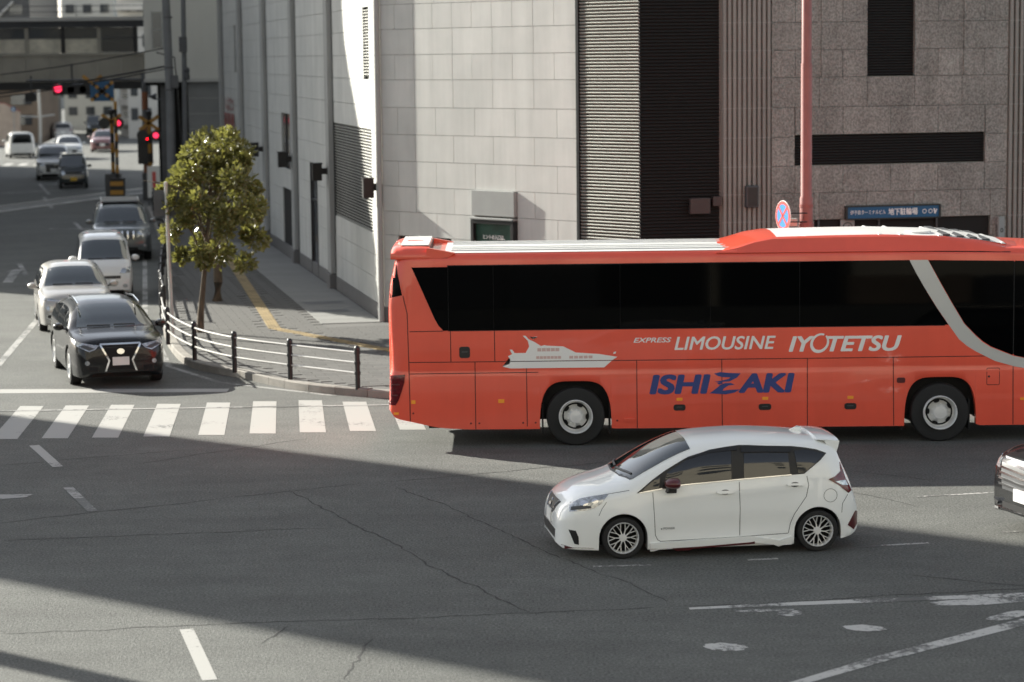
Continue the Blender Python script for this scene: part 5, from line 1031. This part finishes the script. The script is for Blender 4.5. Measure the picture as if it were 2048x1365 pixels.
def xpost(label, x, y, h, lampz, side_):
    t = thing('crossing_signal', label, 'rail signal', (x, y, 0)); mb = MB(); stripes(mb, .09, 0, h, 9); obj('striped_post', mb, [M_bk2, M_yel], t, smooth=True)
    for sg in (1, -1):
        obj('crossbuck_arm', MB().box((0, -.12, h - .35), (1.1, .03, .16), M=Matrix.Rotation(sg * .62, 3, 'Y')), M_yel, t)
    for s_ in (-.32, .32):
        bk = obj('lamp_board', MB().lathe([(.26, -.14), (.26, -.10), (.001, -.10)], 18, 'y', (s_, 0, lampz)), M_black, t)
        if s_ * side_ > 0: obj('lamp', MB().lathe([(.13, -.20), (.12, -.15), (.001, -.15)], 14, 'y', (s_, 0, lampz)), M_rlamp, t)
    obj('bell', MB().lathe([(.14, h), (.14, h + .2), (.001, h + .26)], 12, 'z'), M_black, t); obj('control_cabinet', MB().b2((-.35, -.25, 0), (.35, .25, 1.25)), M_dgrey, t); return t
xpost('yellow striped crossing signal with a red lamp nearer the road', -18.35, 112, 4.0, 3.58, 1); xpost('crossing signal with a red lamp beside the thick utility pole', -16.7, 112.5, 3.9, 2.98, 1)
t = thing('crossing_signal', 'dark short crossing signal with orange bands behind the striped post', 'rail signal', (-17.1, 114, 0)); mb = MB(); stripes(mb, .15, 0, 5.8, 7); obj('striped_post', mb, [M_pole, mat('dull_orange', (.30, .12, .06), .7)], t, smooth=True); obj('lamp_board', MB().b2((-.35, -.3, 1.6), (.35, -.16, 3.0)), M_black, t); obj('lamp', MB().lathe([(.06, -.33), (.001, -.33)], 12, 'y', (.1, 0, 2.8)), M_rlamp, t)
t = thing('crossing_barrier', 'yellow and black barrier pole machine raised at the road edge', 'barrier', (-18.0, 111, 0)); mb = MB(); stripes(mb, .075, .6, 4.6, 11); obj('barrier_arm', mb, [M_yel, M_bk2], t, smooth=True); bev(obj('machine', MB().b2((-.3, -.3, 0), (.3, .3, 1.1)), M_bk2, t), .02); obj('machine_stripe', MB().b2((-.302, -.305, .35), (.302, -.301, .55)).b2((-.302, -.305, .75), (.302, -.301, .95)), M_yel, t)
t = thing('crossing_sign', 'blue overhead sign with a yellow and black cross', 'road sign', (-18.75, 112, 5.05)); obj('board', MB().b2((-.54, -.03, -.46), (.54, .03, .46)), M_sign, t)
for sg in (1, -1):
    for k in range(9):
        c = (k - 4) * .145; obj('cross_band', MB().box((c * .79, -.045, sg * c * .66), (.15, .03, .15), M=Matrix.Rotation(-sg * .69, 3, 'Y')), M_yel if k % 2 == 0 else M_bk2, t)
for x, r in ((-.72, .65), (-.18, -.65)): obj('back_cross_arm', MB().box((x, .06, .58), (.42, .03, .15), M=Matrix.Rotation(r, 3, 'Y')), M_yel, t)
obj('sign_gantry', MB().tube([(-3.5, .1, .52), (2.0, .1, .52)], .05, 8), M_dgrey, t, smooth=True)
t = thing('traffic_light', 'dark hanging signal with a large red light under the bridge', 'traffic light', (-21.3, 116, 5.1)); bev(obj('housing', MB().b2((-.45, -.1, -.26), (1.35, .15, .26)), M_black, t), .05, 3); obj('lamp', MB().lathe([(.19, -.14), (.17, -.11), (.001, -.11)], 20, 'y', (-.19, 0, .05)), M_rlamp, t); obj('hood', MB().lathe([(.24, -.35), (.24, -.1), (.22, -.1), (.22, -.35)], 20, 'y', (-.19, 0, .05), caps=False), M_black, t)
for x in (.4, .98): obj('lamp_off', MB().lathe([(.17, -.12), (.001, -.12)], 18, 'y', (x, 0, 0)), M_under, t)
obj('hanger', MB().tube([(.45, .05, .2), (.45, .05, 1.2)], .04, 8), M_dgrey, t)
t = thing('traffic_light', 'small dark signal seen from behind at the far left under the bridge', 'traffic light', (-22.9, 116.5, 4.75)); bev(obj('housing', MB().b2((-.3, -.1, -.2), (.25, .1, .2)), M_black, t), .05); obj('hood', MB().lathe([(.22, -.3), (.22, -.1), (.001, -.1)], 16, 'y', (.08, 0, 0)), M_black, t); obj('hanger', MB().tube([(0, 0, .1), (0, 0, 1.0)], .04, 8), M_dgrey, t)
t = thing('notice_board', 'white narrow notice board with red marks beside the fence', 'sign', (-15.9, 108, 0)); obj('board', MB().b2((-.28, -.03, .35), (.28, .03, 1.75)), M_plate, t); obj('red_mark', MB().b2((-.06, -.036, .7), (.10, -.031, 1.5)), M_sgnr, t); obj('leg', MB().b2((-.25, -.02, 0), (-.2, .02, .35)), M_dgrey, t); obj('leg', MB().b2((.2, -.02, 0), (.25, .02, .35)), M_dgrey, t)

# ------------------------------------------------------------------ covered bridge, concrete block, far buildings
t = thing('covered_bridge', 'covered footbridge of tan panels and windows spanning the far road', 'bridge', (-19.1, 128, 0)); Lb = 34
obj('deck_slab', MB().b2((-Lb, .0, 5.15), (0, 4, 5.4)), M_dgrey, t); obj('soffit_beam', MB().b2((-Lb, -.25, 4.95), (0, .25, 5.32)), mat('dark_girder', (.035, .033, .03), .7), t)
for k in range(26): obj('parapet_panel', MB().b2((-1.25 * k - 1.23, -.3, 5.36), (-1.25 * k, -.2, 6.70)), M_tan, t)
obj('sill_rail', MB().b2((-Lb, -.36, 6.70), (0, -.1, 6.86)), M_tan, t); obj('roof_slab', MB().b2((-Lb, -.5, 8.52), (0, 4.5, 8.72)), M_pale, t); obj('fascia', MB().b2((-Lb, -.42, 8.18), (0, -.2, 8.52)), mat('dark_fascia', (.05, .05, .052), .6), t)
for k in range(18):
    x = -.45 - 1.9 * k; m = obj('mullion', MB().b2((x - .10, -.34, 6.86), (x + .10, -.15, 8.18)), M_tan if k % 2 else MATS['dark_girder'], t)
    p = obj('window', MB().b2((x - 1.79, -.28, 6.87), (x - .11, -.25, 7.6)), M_bwin if k in (0, 5, 9) else mat('curtain_%d' % k, random.choice(((.55, .50, .40), (.62, .57, .45), (.45, .41, .33))), .6, var=.3, scale=1.5), t)
    obj('upper_window', MB().b2((x - 1.79, -.28, 7.66), (x - .11, -.25, 8.17)), M_bwin, t)
obj('window_rail', MB().b2((-Lb, -.30, 7.6), (0, -.2, 7.66)), M_dgrey, t)
for z in (9.0, 9.3): obj('roof_handrail', MB().tube([(-Lb, -.3, z), (0, -.3, z)], .02, 6), M_dgrey, t)
for k in range(10): obj('handrail_post', MB().tube([(-3.5 * k, -.3, 8.72), (-3.5 * k, -.3, 9.3)], .02, 6), M_dgrey, t)
t = thing('concrete_block', 'grey concrete block with one tall window where the covered bridge ends', 'building', (-14.85, 110, 0))
obj('upper_wall', MB().b2((-1.6, 0, 5.55), (1.9, 22, 18)), M_conc, t); obj('side_pier', MB().b2((.3, .15, .0), (1.9, 10, 5.54)), mat('grey_panel_wall', (.17, .175, .175), .7, var=.1, scale=1), t)
for z in (1.2, 1.9, 2.6, 3.3, 4.0, 4.7): obj('pier_joint', MB().b2((.3, .14, z), (1.9, .149, z + .02)), M_joint, t)
obj('window', MB().b2((-1.20, -.02, 7.0), (-.80, .01, 8.6)), M_bwin, t); obj('window_frame', MB().b2((-1.25, -.03, 6.95), (-1.2, .01, 8.65)).b2((-.8, -.03, 6.95), (-.75, .01, 8.65)).b2((-1.25, -.03, 7.78), (-.75, -.021, 7.83)), M_grey, t); obj('dark_passage', MB().b2((-1.5, 3, 0), (.3, 3.2, 5.54)), M_dark, t); obj('column', MB().b2((-1.0, .4, 0), (-.6, .8, 5.54)), M_dgrey, t); obj('passage_ceiling', MB().b2((-1.6, 0, 5.3), (.3, 10, 5.54)), M_dark, t)
obj('ledge', MB().b2((-1.65, -.08, 5.45), (1.95, .0, 5.6)), M_pil, t)
def block(name, label, cat, x0, x1, y0, y1, h, m, nx, nz, wm=None, ww=.5, wh=.5, rz=0.0, zfrom=1.0, sides=('f',), group=None):
    t = thing(name, label, cat, ((x0 + x1) / 2, (y0 + y1) / 2, 0), rz, group); hx, hy = (x1 - x0) / 2, (y1 - y0) / 2
    obj('wall', MB().b2((-hx, -hy, 0), (hx, hy, h)), m, t); obj('parapet', MB().b2((-hx - .15, -hy - .15, h), (hx + .15, hy + .15, h + .5)), m, t)
    px, pz = 2 * hx / nx, (h - zfrom) / nz
    fr = MB().b2((-px * ww / 2, -.06, -pz * wh / 2), (px * ww / 2, .05, pz * wh / 2)).mesh('window', wm or M_bwin)
    for s_ in sides:
        for i in range(nx):
            for k in range(nz):
                xx = -hx + px * (i + .5); zz = zfrom + pz * (k + .5)
                if s_ == 'f': link('window', fr, t, (xx, -hy, zz))
                elif s_ == 'b': link('window', fr, t, (xx, hy, zz), math.pi)
                elif s_ == 'r': link('window', fr, t, (hx, (-hy + 2 * hy * (i + .5) / nx), zz), math.pi / 2)
    return t
t = block('tower_block', 'pale sunlit tower block above the bridge roof', 'building', -33, -29.0, 206, 220, 13, M_pale, 3, 8, ww=.6, wh=.35)
for k in range(8): obj('balcony', MB().b2((-2, -8.2, 1 + 1.6 * k), (2, -7.0, 1.6 + 1.6 * k)), M_pale, t)
block('tower_block', 'grey tower block beside the patch of sky above the bridge', 'building', -41.2, -36.4, 225, 240, 13.5, M_conc, 3, 8)
t = block('dark_tower', 'dark steel framed building at the top left corner', 'building', -52, -40.2, 205, 218, 13, M_dgrey, 5, 8); obj('diagonal_brace', MB().tube([(1, -6.7, 8), (4.6, -6.7, 11.4)], .12, 6).tube([(4.6, -6.7, 8), (1, -6.7, 11.4)], .12, 6), M_rail, t)
block('low_house', 'beige walled house at the far left under the bridge', 'house', -56, -41.5, 188, 196, 4.4, M_beige, 5, 2, zfrom=.6)
t = thing('site_hoarding', 'pinkish beige wall with a sloping top at the left edge', 'wall', (-38.1, 186, 0)); obj('panel', MB().prism([(-1.8, 0), (.62, 0), (.62, 2.6), (.2, 2.8), (-.5, 3.2), (-1.8, 3.35)], -.1, .1, f=lambda a, b, h: (a, h, b)), mat('pink_beige', (.42, .34, .28), .85, var=.1), t); obj('coping', MB().tube([(.65, 0, 2.62), (.2, 0, 2.82), (-.5, 0, 3.22), (-1.8, 0, 3.38)], .06, 6), mat('faded_red', (.3, .1, .08), .8), t)
t = thing('walkway_sign', 'small round blue sign on the pinkish wall', 'road sign', (-37.9, 185.6, 2.8)); obj('disc', MB().lathe([(.19, -.02), (.19, .02)], 20, 'y'), M_sign, t); obj('figure', MB().b2((-.04, -.03, -.1), (.04, -.021, .1)), M_vinyl, t); obj('post', MB().tube([(0, .06, -2.75), (0, .06, .1)], .03, 8), M_grey, t)
t = thing('pale_post', 'slim pale post with a cross arm standing before the brown house', 'post', (-36.4, 188, 0)); obj('shaft', MB().tube([(0, 0, 0), (.05, 0, 2), (0, 0, 4.9)], [.14, .12, .1], 8), M_rail, t, smooth=True); obj('cross_arm', MB().tube([(-1.8, 0, 2.2), (0, 0, 2.15), (1.2, 0, 2.3)], .07, 6), M_rail, t, smooth=True)
block('brown_house', 'brown house with dark openings left of the curving road', 'house', -47, -37.1, 193, 200, 4.2, M_brown, 3, 2)
block('street_building', 'long pale low building closing the far end of the road', 'building', -90, -52, 360, 370, 4, M_pale, 12, 3)
block('street_building', 'grey building with dark windows at the far end of the road', 'building', -72, -60, 330, 338, 5, M_grey, 8, 2)
block('street_building', 'pale sunlit shop building beyond the crossing on the right', 'building', -31.4, -27, 200, 212, 9, M_pale, 4, 4)
block('street_building', 'white building far along the right side of the road', 'building', -46, -42, 300, 310, 8, M_pale, 4, 4)
# central reserve of the far curving road and white guard rail
t = thing('guard_rail', 'pale guard rail curving along the middle of the far road', 'guard rail', (-33.5, 180, 0)); P_ = [(1.2, -14, .5), (0.2, -5, .5), (-1.0, 5, .5), (-3.4, 18, .5), (-6.5, 32, .5), (-11, 50, .5)]; obj('beam', MB().tube(P_, .16, 6), M_rail, t, smooth=True)
for p in P_: obj('post', MB().tube([(p[0], p[1], 0), p], .07, 6), M_rail, t)
flat('lane_line', [(-35.6, 172), (-35.4, 172), (-43, 215), (-43.3, 215)], M_mark); flat('lane_line', [(-31, 166), (-30.8, 166), (-31.6, 176), (-31.8, 176)], M_mark)
for k in range(5): flat('crosswalk_stripe', [(-31.6 + .95 * k, 150.5 + .1 * k), (-31.1 + .95 * k, 150.5 + .1 * k), (-31.5 + .95 * k, 154), (-32 + .95 * k, 154)], M_mark)

# ------------------------------------------------------------------ buildings and added light-shaping pieces round the junction, beyond the frame, whose shadows and reflections the photo shows
def shadow_block(label, poly, h, m, wz=3.2):
    c = Vector((sum(p[0] for p in poly) / len(poly), sum(p[1] for p in poly) / len(poly), 0)); t = thing('office_block', label, 'building', c)
    obj('wall', MB().prism([(p[0] - c.x, p[1] - c.y) for p in poly], 0, h), m, t)
    a, b = Vector((*poly[0], 0)), Vector((*poly[1], 0)); L = (b - a).length; d = (b - a) / L; n = int(L / 3.5); nm = Vector((d.y, -d.x, 0))
    if nm.dot(c - a) > 0: nm = -nm
    me = MB().box((0, 0, 0), (1.9, .1, 1.6)).mesh('window', M_bwin)
    for i in range(n):
        for k in range(int(h / wz) - 1): link('window', me, t, a + d * (L * (i + .5) / n) + nm * .02 + Vector((0, 0, 2 + wz * k)) - c, math.atan2(d.y, d.x))
    return t
def na(n, a): v = NRM * n - DOWN * a; return (v.x, v.y)
shadow_block('tall block left of the junction that casts the broad shadow over the white hatchback', [na(19.35, 58), na(28.75, 58), na(28.75, 72), na(19.35, 72)], 34, M_beige)
shadow_block('tall block across the road that shades the side wall and the queue', [(-33.3, 87.2), (-40, 157), (-56, 157), (-33.3 - 20 * DOWN.x, 87.2 - 20 * DOWN.y)], 31, M_conc)
t = thing('shadow_prism', 'unseen block added across the road, its profile shaped to cast the sloping shadow beside the building corner', 'building', (0, 0, 0)); D_ = 38.4; zz = math.tan(SUN_EL) * D_
f_ = lambda a, b, h: (NRM.x * a - DOWN.x * h, NRM.y * a - DOWN.y * h, b)
obj('wall', MB().prism([(44.15, 0), (44.15, zz + 2.3), (44.35, zz + 2.5), (45.0, zz + 3.0), (45.83, zz + 4.4), (46.83, zz + 5.13), (47.35, zz + 5.7), (47.56, zz + 6.6), (47.9, zz + 6.7), (47.9, 0)], 78.9, 86, f=f_), M_conc, t)  # made-up profile, shaped to throw the sloping shadow edge on the side wall
obj('prism_edge', MB().prism([(44.16, zz + 2.0), (44.16, zz + 2.31), (44.3, zz + 2.35), (44.3, zz + 2.0)], 78.8, 86.1, f=f_), M_dgrey, t)
t = thing('street_mast', 'tall mast left of the view whose shadow crosses the lower left corner', 'mast', (*na(16.75, 34), 0)); obj('shaft', MB().tube([(0, 0, 0), (0, 0, 18)], [.24, .2], 12), M_dgrey, t, smooth=True); obj('banner', MB().b2((-.3, -.05, 10), (.3, .05, 17)), M_dgrey, t)
t = block('apartment_block', 'beige apartment block behind the viewer mirrored in the hatchback windows', 'building', -22, 42, -22, -8, 27, M_beige, 18, 8, ww=.44, wh=.5, sides=('b',), zfrom=7.5)
rs = random.Random(5); x = -31.0
while x < 31:
    wd_ = rs.uniform(1.2, 4.5); hh_ = rs.uniform(2.4, 5.8); obj('reflection_panel', MB().b2((x, 7.0, 0.1), (x + wd_, 7.0 + rs.uniform(.1, .6), hh_)), rs.choice((M_dgrey, M_black, M_pale, M_brown, M_bwin, M_black, M_dgrey)), t); x += wd_ + rs.uniform(.1, 1.5)  # invented panels of mixed tone, added to make the coach window reflections irregular
